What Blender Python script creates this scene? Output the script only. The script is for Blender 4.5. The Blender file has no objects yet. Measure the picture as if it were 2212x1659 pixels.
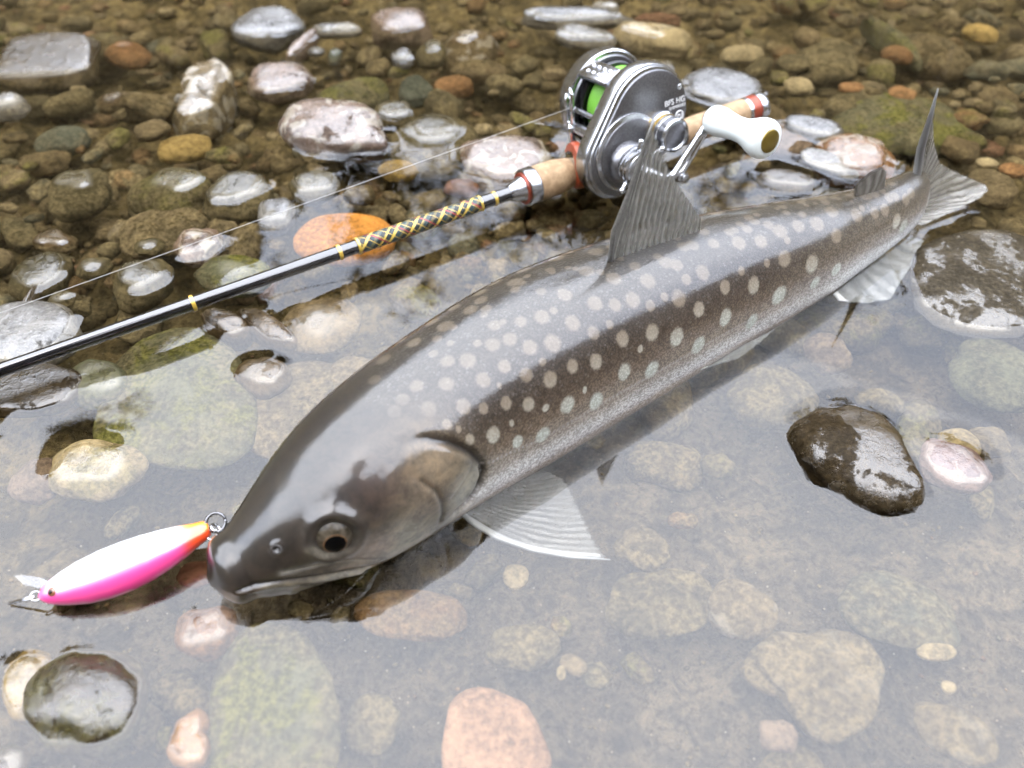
import bpy, bmesh, math, random
import numpy as np
from mathutils import Vector, Matrix, noise
from mathutils.bvhtree import BVHTree

random.seed(7); np.random.seed(7)
scene = bpy.context.scene
COL = scene.collection
rad = math.radians

# ------------------------------------------------------------------ camera
CAM_H, PITCH, HFOV = 0.215, 47.0, 65.0
cam_data = bpy.data.cameras.new('camera')
cam = bpy.data.objects.new('camera', cam_data)
COL.objects.link(cam)
cam.location = (0, 0, CAM_H)
cam.rotation_euler = (rad(90 - PITCH), 0, 0)
cam_data.sensor_width = 36.0
cam_data.lens = 18.0 / math.tan(rad(HFOV / 2))
cam_data.clip_start = 0.005
cam_data.clip_end = 500
cam_data.dof.use_dof = True
cam_data.dof.focus_distance = 0.285
cam_data.dof.aperture_fstop = 9.0
scene.camera = cam

# ------------------------------------------------------------------ sky, sun, exposure
SUN_EL, SUN_ROT = 78.0, 200.0
world = bpy.data.worlds.new('World'); scene.world = world
world.use_nodes = True
wn, wl = world.node_tree.nodes, world.node_tree.links
wn.clear()
w_out = wn.new('ShaderNodeOutputWorld'); w_bg = wn.new('ShaderNodeBackground')
sky = wn.new('ShaderNodeTexSky'); sky.sky_type = 'NISHITA'; sky.sun_disc = False
sky.sun_elevation = rad(SUN_EL); sky.sun_rotation = rad(SUN_ROT)
sky.air_density = 1.0; sky.dust_density = 3.0
w_tc = wn.new('ShaderNodeTexCoord')
w_no = wn.new('ShaderNodeTexNoise'); w_no.inputs['Scale'].default_value = 2.2; w_no.inputs['Detail'].default_value = 5
w_ramp = wn.new('ShaderNodeValToRGB')                      # overcast cloud sheet, even grey
w_ramp.color_ramp.elements[0].position = 0.25; w_ramp.color_ramp.elements[0].color = (4.6, 5.0, 5.95, 1)
w_ramp.color_ramp.elements[1].position = 0.75; w_ramp.color_ramp.elements[1].color = (5.9, 6.25, 7.1, 1)
w_mix = wn.new('ShaderNodeMixRGB'); w_mix.inputs['Fac'].default_value = 0.88
wl.new(w_tc.outputs['Generated'], w_no.inputs['Vector']); wl.new(w_no.outputs['Fac'], w_ramp.inputs['Fac'])
wl.new(sky.outputs['Color'], w_mix.inputs['Color1']); wl.new(w_ramp.outputs['Color'], w_mix.inputs['Color2'])
wl.new(w_mix.outputs['Color'], w_bg.inputs['Color']); w_bg.inputs['Strength'].default_value = 0.10
wl.new(w_bg.outputs['Background'], w_out.inputs['Surface'])

sun_d = bpy.data.lights.new('sun', 'SUN'); sun = bpy.data.objects.new('sun', sun_d); COL.objects.link(sun)
sun_d.energy = 0.5; sun_d.angle = rad(120); sun_d.color = (1.0, 0.97, 0.92)
az = rad(SUN_ROT)
sun_dir = Vector((math.sin(az) * math.cos(rad(SUN_EL)), math.cos(az) * math.cos(rad(SUN_EL)), math.sin(rad(SUN_EL))))
sun.rotation_euler = sun_dir.to_track_quat('Z', 'Y').to_euler()
sun.location = (0, 0, 30)

scene.view_settings.view_transform = 'Standard'; scene.view_settings.look = 'None'
scene.view_settings.exposure = 3.52; scene.view_settings.gamma = 1.0
scene.view_settings.use_curve_mapping = False
scene.render.engine = 'CYCLES'
scene.cycles.use_denoising = True
scene.cycles.use_adaptive_sampling = True; scene.cycles.adaptive_threshold = 0.025; scene.cycles.adaptive_min_samples = 12
scene.cycles.max_bounces = 6; scene.cycles.diffuse_bounces = 2; scene.cycles.glossy_bounces = 3
scene.cycles.transparent_max_bounces = 8
scene.cycles.caustics_reflective = False; scene.cycles.caustics_refractive = False

# ------------------------------------------------------------------ geometry helpers
W0, H0 = 2212.0, 1659.0
FPX = 0.5 * W0 / math.tan(rad(HFOV / 2)); TH = rad(PITCH)
CC = np.array([0, 0, CAM_H]); RR = np.array([1., 0, 0])
FF = np.array([0, math.cos(TH), -math.sin(TH)]); UU = np.array([0, math.sin(TH), math.cos(TH)])
def ray(px, py): return FF + RR * (px - W0 / 2) / FPX - UU * (py - H0 / 2) / FPX
def P(px, py, z=0.0):                       # where a sight line meets the level z
    d = ray(px, py); return CC + d * ((z - CAM_H) / d[2])
def PL(px, py, p0, n):                      # where a sight line meets a plane
    d = ray(px, py); p0 = np.asarray(p0); n = np.asarray(n)
    return CC + d * (np.dot(p0 - CC, n) / np.dot(d, n))
def proj(p):
    v = np.asarray(p, float) - CC; z = v @ FF
    return np.array([W0 / 2 + FPX * (v @ RR) / z, H0 / 2 - FPX * (v @ UU) / z])

def mesh(name, verts, faces, smooth=True):
    me = bpy.data.meshes.new(name)
    me.from_pydata([tuple(map(float, v)) for v in verts], [], [tuple(map(int, f)) for f in faces])
    me.update()
    if smooth: me.polygons.foreach_set('use_smooth', [True] * len(me.polygons))
    return me
def obj(name, me, mat=None, parent=None):
    o = bpy.data.objects.new(name, me); COL.objects.link(o)
    if mat is not None and me is not None and not me.materials: me.materials.append(mat)
    if parent is not None: o.parent = parent
    return o
def tag(o, label=None, cat=None, group=None, kind=None):
    if label: o['label'] = label
    if cat: o['category'] = cat
    if group: o['group'] = group
    if kind: o['kind'] = kind
    return o
def empty(name, loc):
    o = bpy.data.objects.new(name, None); COL.objects.link(o); o.location = tuple(loc); o.empty_display_size = .01
    return o
def grid_faces(nu, nv, wrap_v=False, flip=False):
    i = np.arange(nu - 1)[:, None]; jn = nv if wrap_v else nv - 1
    j = np.arange(jn)[None, :]; j2 = (j + 1) % nv
    a = i * nv + j; b = (i + 1) * nv + j; c = (i + 1) * nv + j2; d = i * nv + j2
    f = np.stack([a, b, c, d], -1).reshape(-1, 4)
    return f[:, ::-1] if flip else f
class MB:                                   # collects shapes into one mesh
    def __init__(s): s.v = []; s.f = []
    def add(s, v, f):
        n = len(s.v); s.v += [tuple(map(float, q)) for q in v]; s.f += [tuple(int(k) + n for k in q) for q in f]; return s
    def frame(s, axis, up=None):
        a = np.asarray(axis, float); a = a / np.linalg.norm(a)
        r = np.array([0, 0, 1.]) if up is None else np.asarray(up, float)
        if abs(a @ r) > .95: r = np.array([1., 0, 0])
        x = np.cross(r, a); x /= np.linalg.norm(x); return a, x, np.cross(a, x)
    def lathe(s, p0, axis, prof, n=32, sx=1.0, sy=1.0):          # prof: (distance along axis, radius)
        a, x, y = s.frame(axis); p0 = np.asarray(p0, float); vs = []
        for t, r in prof:
            for k in range(n):
                q = 2 * math.pi * k / n
                vs.append(p0 + a * t + (x * math.cos(q) * sx + y * math.sin(q) * sy) * r)
        f = [tuple(q) for q in grid_faces(len(prof), n, True)]
        f = [q[::-1] for q in f]
        b = len(vs); vs.append(p0 + a * prof[0][0]); vs.append(p0 + a * prof[-1][0]); m = (len(prof) - 1) * n
        for k in range(n):
            f.append((b, k, (k + 1) % n)[::-1]); f.append((b + 1, m + k, m + (k + 1) % n))
        return s.add(vs, f)
    def tube(s, pts, r, n=8):
        pts = [np.asarray(p, float) for p in pts]; m = len(pts); rs = r if hasattr(r, '__len__') else [r] * m
        vs = []; last = None
        for i, p in enumerate(pts):
            t = pts[min(i + 1, m - 1)] - pts[max(i - 1, 0)]; t = t / (np.linalg.norm(t) + 1e-12)
            if last is None:
                h = np.array([0, 0, 1.]) if abs(t[2]) < .9 else np.array([1., 0, 0])
            else: h = last
            x = h - t * (h @ t); x /= np.linalg.norm(x); last = x; y = np.cross(t, x)
            for k in range(n):
                q = 2 * math.pi * k / n; vs.append(p + (x * math.cos(q) + y * math.sin(q)) * rs[i])
        f = [tuple(q) for q in grid_faces(m, n, True)]
        f.append(tuple(range(n))[::-1]); f.append(tuple((m - 1) * n + k for k in range(n)))
        f = [q[::-1] for q in f]
        return s.add(vs, f)
    def prism(s, outline, o, ex, ey, ez, z0, z1, bevel=0.0):      # outline in (ex, ey), extruded along ez with bevelled rims
        outline = [np.asarray(q, float) for q in outline]; n = len(outline); c = sum(outline) / n
        o = np.asarray(o, float); rings = []
        def ring(z, inset):
            out = []
            for q in outline:
                d = q - c; L = np.linalg.norm(d); qq = c + d * (1 - inset / L); out.append(o + ex * qq[0] + ey * qq[1] + ez * z)
            return out
        lv = [(z0, bevel), (z0 + bevel * .3, bevel * .3), (z0 + bevel, 0), (z1 - bevel, 0), (z1 - bevel * .3, bevel * .3), (z1, bevel)] if bevel else [(z0, 0), (z1, 0)]
        vs = []
        for z, i in lv: vs += ring(z, i)
        f = [tuple(q) for q in grid_faces(len(lv), n, True)]; m = (len(lv) - 1) * n
        f.append(tuple(range(n))); f.append(tuple(m + k for k in range(n))[::-1])
        return s.add(vs, f)
    def build(s, name, mat, parent=None, smooth=True, auto=None):
        me = mesh(name, s.v, s.f, smooth)
        bm = bmesh.new(); bm.from_mesh(me); bmesh.ops.recalc_face_normals(bm, faces=bm.faces); bm.to_mesh(me); bm.free()
        if smooth and auto:
            me.polygons.foreach_set('use_smooth', [True] * len(me.polygons))
            try: me.set_sharp_from_angle(angle=rad(auto))
            except Exception: pass
        return obj(name, me, mat, parent)

# ------------------------------------------------------------------ material helpers
class NT:
    def __init__(s, name):
        s.m = bpy.data.materials.new(name); s.m.use_nodes = True; s.t = s.m.node_tree; s.t.nodes.clear()
        s.out = s.n('ShaderNodeOutputMaterial')
    def n(s, kind, **kw):
        x = s.t.nodes.new(kind)
        for k, v in kw.items(): setattr(x, k, v)
        return x
    def put(s, sock, v):
        if hasattr(v, 'is_output'): s.t.links.new(v, sock)
        elif isinstance(v, (tuple, list)) and len(v) == 3 and sock.type == 'RGBA': sock.default_value = (*v, 1)
        else: sock.default_value = v
    def math(s, op, a, b=0.0, c=None, clamp=False):
        x = s.n('ShaderNodeMath', operation=op, use_clamp=clamp); s.put(x.inputs[0], a); s.put(x.inputs[1], b)
        if c is not None: s.put(x.inputs[2], c)
        return x.outputs[0]
    def mix(s, fac, a, b, blend='MIX'):
        x = s.n('ShaderNodeMixRGB', blend_type=blend); s.put(x.inputs[0], fac); s.put(x.inputs[1], a); s.put(x.inputs[2], b); return x.outputs[0]
    def step(s, v, lo, hi, a=0.0, b=1.0):
        x = s.n('ShaderNodeMapRange', interpolation_type='SMOOTHSTEP'); s.put(x.inputs[0], v)
        for i, q in enumerate((lo, hi, a, b)): s.put(x.inputs[1 + i], q)
        return x.outputs[0]
    def noise(s, vec, scale, detail=4, rough=.55, dist=0.0):
        x = s.n('ShaderNodeTexNoise'); s.put(x.inputs['Vector'], vec); x.inputs['Scale'].default_value = scale
        x.inputs['Detail'].default_value = detail; x.inputs['Roughness'].default_value = rough; x.inputs['Distortion'].default_value = dist
        return x.outputs['Fac']
    def voro(s, vec, scale, feature='F1', out='Distance'):
        x = s.n('ShaderNodeTexVoronoi', feature=feature); s.put(x.inputs['Vector'], vec); x.inputs['Scale'].default_value = scale
        return x.outputs[out]
    def bump(s, h, strength, dist, normal=None):
        x = s.n('ShaderNodeBump'); s.put(x.inputs['Height'], h); x.inputs['Strength'].default_value = strength
        x.inputs['Distance'].default_value = dist
        if normal is not None: s.t.links.new(normal, x.inputs['Normal'])
        return x.outputs['Normal']
    def attr(s, name, kind='GEOMETRY'):
        return s.n('ShaderNodeAttribute', attribute_name=name, attribute_type=kind)
    def bsdf(s, **kw):
        x = s.n('ShaderNodeBsdfPrincipled')
        for k, v in kw.items(): s.put(x.inputs[k.replace('_', ' ')], v)
        s.t.links.new(x.outputs[0], s.out.inputs['Surface']); return x
    def pos(s): return s.n('ShaderNodeNewGeometry').outputs['Position']
    def sep(s, v):
        x = s.n('ShaderNodeSeparateXYZ'); s.put(x.inputs[0], v); return x.outputs
MM = {}
def simple(name, col, rough=.4, metal=0.0, grain=0.0, gscale=900, bump=0.0, **kw):
    if name in MM: return MM[name]
    t = NT(name); p = t.pos(); c = (*col,)
    if grain:
        f = t.noise(p, gscale, 4, .6)
        c = t.mix(t.step(f, .3, .7), tuple(q * (1 - grain) for q in col), tuple(min(1, q * (1 + grain)) for q in col))
    args = dict(Base_Color=c, Roughness=rough, Metallic=metal); args.update({k: v for k, v in kw.items()})
    if bump: args['Normal'] = t.bump(t.noise(p, gscale, 4, .6), bump, .0005)
    t.bsdf(**args); MM[name] = t.m; return t.m

def stone_material():
    t = NT('wet_river_stone'); oi = t.n('ShaderNodeObjectInfo'); pos = t.pos(); z = t.sep(pos)[2]
    add = t.n('ShaderNodeVectorMath', operation='ADD'); t.put(add.inputs[0], pos)
    comb = t.n('ShaderNodeCombineXYZ'); r10 = t.math('MULTIPLY', oi.outputs['Random'], 9.7)
    for k in range(3): t.put(comb.inputs[k], r10)
    t.put(add.inputs[1], comb.outputs[0]); v = add.outputs[0]
    base = oi.outputs['Color']
    big = t.noise(v, 55, 3, .6, .6); fine = t.noise(v, 480, 4, .78); grain = t.voro(v, 900)
    c = t.mix(t.step(big, .35, .68), t.mix(1.0, base, (.55, .53, .50), 'MULTIPLY'), t.mix(1.0, base, (1.3, 1.26, 1.2), 'MULTIPLY'))
    c = t.mix(t.math('MULTIPLY', t.step(fine, .42, .75), .6), c, t.mix(1.0, base, (1.9, 1.8, 1.65), 'MULTIPLY'))
    c = t.mix(t.math('MULTIPLY', t.step(fine, .5, .28), .65), c, t.mix(1.0, base, (.35, .33, .3), 'MULTIPLY'))
    c = t.mix(t.math('MULTIPLY', t.step(grain, .16, .04), .4), c, t.mix(.5, base, (.02, .018, .015)))
    # light quartz veins and blotches where the stone has them
    vein_a = t.attr('vein', 'OBJECT').outputs['Fac']
    vw = t.noise(v, 85, 2, .5, 1.2)
    vm = t.math('MULTIPLY', t.step(vw, .52, .60), vein_a)
    c = t.mix(vm, c, (.20, .178, .142))
    # silt lies on the drowned, upward facing part
    silt = t.attr('silt', 'OBJECT').outputs['Fac']
    nz = t.sep(t.n('ShaderNodeNewGeometry').outputs['Normal'])[2]
    up = t.step(nz, -.3, .5, .35, 1.0)
    sub = t.step(z, -.0002, -.002)
    med = t.noise(v, 150, 4, .68); sn = t.step(med, .28, .62)
    sm = t.math('MULTIPLY', t.math('MULTIPLY', silt, up), t.math('MULTIPLY', sub, t.math('ADD', t.math('MULTIPLY', sn, .45), .55)), clamp=True)
    siltc = t.mix(t.step(fine, .36, .64), (.033, .026, .013), (.098, .079, .042))
    siltc = t.mix(t.step(t.noise(pos, 95, 4, .7, .4), .38, .60), t.mix(1.0, siltc, (.48, .48, .50), 'MULTIPLY'), t.mix(1.0, siltc, (1.12, 1.08, 1.02), 'MULTIPLY'))
    c = t.mix(sm, c, siltc)
    # moss
    moss = t.attr('moss', 'OBJECT').outputs['Fac']
    mn = t.math('MULTIPLY', t.step(t.noise(v, 62, 4, .7, .4), .46, .60), moss)
    mossc = t.mix(t.step(fine, .40, .62), (.030, .030, .006), (.085, .080, .018))
    c = t.mix(mn, c, mossc)
    wet = t.step(z, -.0006, .0006)
    rough = t.step(med, .3, .75, .07, .34)
    rough = t.math('ADD', rough, t.math('MULTIPLY', mn, .35))
    rough = t.math('ADD', t.math('MULTIPLY', rough, wet), t.math('SUBTRACT', 1.0, wet))
    hgt = t.math('ADD', t.math('MULTIPLY', fine, .7), med)
    nor = t.bump(hgt, .8, .0013)
    filmn = t.bump(t.math('ADD', med, t.math('MULTIPLY', fine, .35)), .6, .0010)
    gl = t.attr('gloss', 'OBJECT').outputs['Fac']
    wv = t.math('ADD', t.math('ADD', t.math('MULTIPLY', big, .55), t.math('MULTIPLY', med, .25)), t.math('MULTIPLY', fine, .20))
    wetm = t.step(t.math('ADD', wv, t.math('MULTIPLY', gl, .22)), .55, .60, .06, 1.0)
    t.bsdf(Base_Color=c, Roughness=t.math('ADD', t.math('MULTIPLY', t.math('SUBTRACT', 1., wet), .0), .75), Specular_IOR_Level=0.0, Normal=nor,
           Coat_Weight=t.math('MULTIPLY', wet, wetm), Coat_Roughness=rough, Coat_IOR=1.68, Coat_Normal=filmn)
    return t.m

def bed_material():
    t = NT('river_silt_and_gravel'); p = t.pos(); y = t.sep(p)[1]; z = t.sep(p)[2]
    n1 = t.noise(p, 26, 4, .62); n2 = t.noise(p, 270, 6, .78)
    front = t.step(t.math('ADD', y, t.math('MULTIPLY', t.sep(p)[0], -.45)), .25, .17)       # fine grey silt in the slack water, brown gravel in the run
    silt = t.mix(t.step(n1, .35, .65), (.042, .034, .022), (.072, .059, .039))
    grav = t.mix(t.step(n1, .35, .65), (.036, .028, .013), (.086, .067, .031))
    c = t.mix(front, grav, silt); n4 = t.noise(p, 95, 5, .7, .4)
    c = t.mix(t.step(n4, .36, .60), t.mix(1.0, c, (.50, .50, .52), 'MULTIPLY'), t.mix(1.0, c, (1.3, 1.25, 1.18), 'MULTIPLY'))
    c = t.mix(t.math('MULTIPLY', t.step(n2, .52, .38), .9), c, t.mix(1.0, c, (.45, .42, .38), 'MULTIPLY'))
    c = t.mix(t.math('MULTIPLY', t.step(n2, .52, .68), .8), c, t.mix(1.0, c, (1.6, 1.5, 1.35), 'MULTIPLY'))
    gr = t.voro(p, 420); gc = t.voro(p, 420, out='Color')
    gsel = t.math('MULTIPLY', t.step(gr, .20, .10), t.step(t.sep(gc)[0], .86, .90))
    c = t.mix(gsel, c, t.mix(t.sep(gc)[1], (.12, .08, .045), (.16, .145, .115)))
    land = t.step(z, .05, .4)
    litter = t.mix(t.step(t.noise(p, 1.3, 6, .7), .35, .65), (.030, .024, .013), (.085, .066, .036))
    c = t.mix(land, c, litter)
    h = t.math('ADD', n2, t.math('MULTIPLY', n4, 2.2))
    t.bsdf(Base_Color=c, Roughness=.95, Specular_IOR_Level=0.0, Normal=t.bump(h, .9, .0026))
    return t.m

def water_material():
    t = NT('clear_shallow_water'); p = t.pos()
    g = t.n('ShaderNodeNewGeometry')
    h = t.math('ADD', t.math('MULTIPLY', t.noise(p, 16, 2, .5), 1.0), t.math('MULTIPLY', t.noise(p, 70, 2, .5, .5), .10))
    nor = t.bump(h, .22, .0009)
    dp = t.n('ShaderNodeVectorMath', operation='DOT_PRODUCT'); t.put(dp.inputs[0], nor); t.put(dp.inputs[1], g.outputs['Incoming'])
    cs = t.math('ABSOLUTE', dp.outputs['Value'])
    f = t.math('POWER', t.math('SUBTRACT', 1.0, cs, clamp=True), 5.0)
    f = t.math('ADD', t.math('MULTIPLY', f, .944), .056)
    tr = t.n('ShaderNodeBsdfTransparent'); tr.inputs['Color'].default_value = (.96, .93, .86, 1)
    gl = t.n('ShaderNodeBsdfGlossy'); gl.inputs['Roughness'].default_value = 0.0; t.put(gl.inputs['Normal'], nor)
    ms = t.n('ShaderNodeMixShader'); t.put(ms.inputs[0], f); t.t.links.new(tr.outputs[0], ms.inputs[1]); t.t.links.new(gl.outputs[0], ms.inputs[2])
    t.t.links.new(ms.outputs[0], t.out.inputs['Surface'])
    return t.m
STONE = stone_material(); BED = bed_material(); WATER = water_material()

# ------------------------------------------------------------------ fish spine table (mm): centre x, y, z, half width, half height
FT = np.array([(-87.4,116.2,7.2,1.2,1.2),(-85.4,117.4,7.3,6.8,6.8),(-78.5,122.1,7.6,11.4,11.6),(-64.8,131.5,11.7,18.2,19.4),(-52.2,142.2,13.0,23.0,25.3),
 (-40.5,154.0,12.8,25.5,28.7),(-29.0,166.2,11.9,27.0,31.0),(-16.6,177.8,11.4,28.1,32.8),(-3.8,188.4,11.4,29.1,34.4),(8.9,198.8,11.0,29.6,35.2),(22.3,208.6,10.6,29.2,35.0),
 (36.1,217.7,10.3,28.4,34.2),(50.0,226.7,10.0,27.4,33.1),(63.9,235.5,9.7,26.1,31.8),(78.3,243.6,9.7,24.5,30.2),(93.4,251.0,10.0,22.4,28.2),(108.4,258.5,10.2,20.2,25.9),
 (123.2,266.4,10.2,17.9,23.4),(137.5,275.1,10.0,15.4,20.7),(151.9,284.0,10.1,12.9,18.3),(165.9,293.6,10.7,10.8,16.5),(171.5,298.0,11.0,9.8,15.6),(175.5,301.2,11.2,8.0,14.6)]) * .001
def catmull(tab, n):
    tab = np.asarray(tab, float); d = np.hypot(np.diff(tab[:, 0]), np.diff(tab[:, 1])); s = np.concatenate([[0], np.cumsum(d)])
    q = np.concatenate([np.linspace(0, .02, int(n * .12), endpoint=False), np.linspace(.02, s[-1], n - int(n * .12))]); out = np.zeros((n, tab.shape[1]))
    m = np.gradient(tab, s, axis=0)
    k = np.clip(np.searchsorted(s, q, side='right') - 1, 0, len(s) - 2); h = (s[k + 1] - s[k])[:, None]; t = ((q - s[k]) / (s[k + 1] - s[k]))[:, None]
    return q, (2*t**3-3*t**2+1)*tab[k] + (t**3-2*t**2+t)*h*m[k] + (-2*t**3+3*t**2)*tab[k+1] + (t**3-t**2)*h*m[k+1]

# ------------------------------------------------------------------ river bed, far bank and hillside: one sheet
def axis(lo, hi, step, far_lo, far_hi, n=26):
    mid = np.arange(lo, hi + step / 2, step)
    a = lo - np.geomspace(step * 1.5, lo - far_lo, n)[::-1]; b = hi + np.geomspace(step * 1.5, far_hi - hi, n)
    return np.concatenate([a, mid, b])
spx, spy = FT[:, 0], FT[:, 1]
def land(x, y):
    front = np.clip(y - 6.5, 0, 15) * .80 + np.clip(y - 6.0, 0, 1) * .3
    left = np.clip(-x - 3.5, 0, 13) * .95 * np.clip((y + 2) / 5, 0, 1)
    right = np.clip(x - 9, 0, 14) * .55
    back = np.clip(-y - .10, 0, .25) * .14 + np.clip(-y - 1.4, 0, 9) * 1.25
    return front + left + right + back
def bed_z(x, y):
    x = np.asarray(x, float); y = np.asarray(y, float)
    z = -.0240 - .004 * np.clip((y - .35) / .5, 0, 1) + land(x, y)
    return z
def build_bed():
    xs = axis(-.36, .42, .0032, -45, 45); ys = axis(.03, .66, .0032, -30, 60)
    X, Y = np.meshgrid(xs, ys, indexing='ij'); Z = bed_z(X, Y)
    d = np.min((X[..., None] - spx[::2]) ** 2 + (Y[..., None] - spy[::2]) ** 2, axis=-1)
    Z = Z - .0020 * np.exp(-d / .020 ** 2)
    N = np.zeros_like(Z)
    for i in range(X.shape[0]):
        for j in range(X.shape[1]):
            x, y = X[i, j], Y[i, j]
            if -.4 < x < .46 and 0 < y < .7:
                N[i, j] = .0060 * noise.noise((x * 22, y * 22, .3)) + .0036 * noise.noise((x * 75, y * 75, 1.7)) + .0013 * noise.noise((x * 240, y * 240, 2.2))
            elif Z[i, j] > .3: N[i, j] = .35 * noise.noise((x * .5, y * .5, .3)) + .8 * noise.noise((x * .13, y * .13, 4.))
    Z = Z + N
    me = mesh('riverbed', np.stack([X, Y, Z], -1).reshape(-1, 3), grid_faces(len(xs), len(ys)))
    o = obj('riverbed', me, BED); tag(o, 'brown silt and gravel river bed rising to the far hillside', 'river bed', kind='structure'); return o
riverbed = build_bed()

# ------------------------------------------------------------------ stones
ICO = {}
def ico(sub):
    if sub not in ICO:
        bm = bmesh.new(); bmesh.ops.create_icosphere(bm, subdivisions=sub, radius=1.0)
        v = np.array([q.co[:] for q in bm.verts]); f = [tuple(q.index for q in p.verts) for p in bm.faces]; bm.free(); ICO[sub] = (v, f)
    return ICO[sub]
def stone_shape(seed, A, B, Cz, sub=4, rough=.12, block=2.3, flat=0.0):
    v, f = ico(sub); rs = random.Random(seed); o = Vector((rs.random() * 50, rs.random() * 50, rs.random() * 50))
    e = 2.0 / block; w = np.sign(v) * np.abs(v) ** e; w /= np.maximum(np.sum(np.abs(w) ** block, axis=1, keepdims=True) ** (1 / block), 1e-9)
    out = np.empty_like(w)
    for i, q in enumerate(w):
        k = Vector(q)
        n = noise.noise(k * 1.1 + o) * rough * 1.5 + noise.noise(k * 2.6 + o) * rough * .55 + noise.noise(k * 7 + o) * rough * .14
        if rough > .18: n += -abs(noise.noise(k * 1.8 - o)) * rough * .7
        out[i] = q * (1 + n)
    if flat:
        zc = 1 - flat; up = out[:, 2] > zc; out[up, 2] = zc + (out[up, 2] - zc) * .25
    out /= max(1e-6, np.max(out[:, 2])) ** .0
    return out * np.array([A, B, Cz]), f
PAL = dict(amber=(.12, .066, .030), grey=(.066, .066, .066), pale=(.095, .093, .088), olive=(.036, .031, .017), dark=(.027, .020, .011), brown=(.042, .030, .016), tan=(.075, .058, .034),
           orange=(.235, .105, .024), cream=(.145, .118, .068), pink=(.082, .060, .047), red=(.085, .040, .025), teal=(.036, .041, .032), white=(.2, .19, .17), yel=(.125, .087, .030),
           rust=(.085, .045, .020), green=(.048, .050, .030))
EMERGENT = []; PLACED = []; NAMES = []
def put_stone(px, py, rx, ry, ang, q, col, label, silt=.6, moss=0.0, vein=0.0, thick=.42, rough=.12, block=2.3, flat=0.0, seed=None, name='river_stone', group=None, tilt=0.0, gloss=.78, outline=None):
    """an ellipse in view gives place, heading and size on the river bed; q = share of the radius that stands out of the water, negative = depth of the top in mm"""
    a = rad(ang); u = np.array([math.cos(a), -math.sin(a)]); w = np.array([math.sin(a), math.cos(a)])
    zp = 0.0 if q >= 0 else q * .001 - .002
    c = P(px, py, zp); e1 = (P(px + u[0] * rx, py + u[1] * rx, zp) - P(px - u[0] * rx, py - u[1] * rx, zp)) / 2
    e2 = (P(px + w[0] * ry, py + w[1] * ry, zp) - P(px - w[0] * ry, py - w[1] * ry, zp)) / 2
    A = np.linalg.norm(e1); hd = math.atan2(e1[1], e1[0]); n = np.array([-math.sin(hd), math.cos(hd), 0]); B = abs(e2 @ n)
    dep = math.atan2(CAM_H, np.linalg.norm(c[:2])); Cz = thick * math.sqrt(A * B)
    Cz = min(Cz, .034)
    B = math.sqrt(max((B * math.sin(dep)) ** 2 - (.55 * Cz * math.cos(dep)) ** 2, (B * math.sin(dep) * .45) ** 2)) / math.sin(dep)
    if q < 0: top = q * .001
    elif q <= 1: top = .66 * Cz * (1 - math.sqrt(1 - min(q, .97) ** 2))
    else: top = Cz * q * .85
    if outline is not None:
        og = np.array([P(x, y, zp) for x, y in outline]); c = og.mean(0); og = og - c; th_ = np.arctan2(og[:, 1], og[:, 0]); rr_ = np.hypot(og[:, 0], og[:, 1]); k_ = np.argsort(th_); th_ = th_[k_]; rr_ = rr_[k_]
        th_ = np.concatenate([th_ - 2 * math.pi, th_, th_ + 2 * math.pi]); rr_ = np.tile(rr_, 3); A = B = 1.0; hd = 0.0; Cz = min(thick * rr_.mean(), .034)
        shr = math.sqrt(max(1 - (.5 * Cz / (rr_.mean() * math.tan(dep))) ** 2, .5)) if q > .5 else 1.0
        top = q * .001 if q < 0 else .82 * Cz * (1 - math.sqrt(1 - min(q, .97) ** 2)) if q <= 1 else Cz * q * .85
    sd = seed if seed is not None else int(px * 7 + py * 13)
    v, f = stone_shape(sd, A, B, Cz, 4 if max(rx, ry) > 24 else 3, rough, block, flat)
    if outline is not None:
        a_ = np.arctan2(v[:, 1], v[:, 0]); R_o = np.interp(a_, th_, rr_); v[:, 0] *= R_o; v[:, 1] *= R_o * shr
    me = mesh(name, v, f)
    if q >= 0 and not tilt and py < 470: tilt = 6.0
    o = obj(name, me, STONE); o.location = (c[0], c[1], top - v[:, 2].max()); o.rotation_euler = (Matrix.Rotation(rad(tilt), 4, 'X') @ Matrix.Rotation(hd, 4, 'Z')).to_euler()
    o['gloss'] = float(gloss)
    o.color = (*PAL[col], 1) if isinstance(col, str) else (*col, 1)
    o['silt'] = float(silt); o['moss'] = float(moss); o['vein'] = float(vein)
    tag(o, label, 'stone', group)
    if q >= 0: EMERGENT.append(o)
    PLACED.append((px, py, rx, ry)); NAMES.append(label)
    return o
S = put_stone
# stones breaking the surface beyond the rod
S(104,126,104,46,3,1.0,'dark','dark slab with a wide flat pale wet top in the far shallows',vein=.1,flat=.35,block=3.2,thick=.30,tilt=9)
S(577,52,74,34,-2,.95,'grey','rounded pale grey wet stone standing beyond the mottled white boulder',flat=.2)
S(652,92,42,22,40,.95,'pink','narrow salmon pink stone leaning beside a pale grey one',thick=.5)
S(682,106,18,8,5,.7,'grey','tiny grey wet pebble at the foot of the salmon pink stone')
S(722,114,14,14,0,.5,'teal','tiny greenish pebble between the salmon stone and two small wet domes')
S(726,58,52,13,2,.9,'pale','thin pale flat stone just out of water beside a rounded grey one',thick=.3)
S(436,190,76,84,60,.86,'tan','large upright brown boulder blotched with white quartz',vein=1.0,thick=.55,rough=.2,silt=.75)
S(604,166,72,34,8,1.0,'pink','pinkish grey wet stone with a dark edge between mottled boulder and teal pebble',vein=.2,flat=.15)
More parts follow.
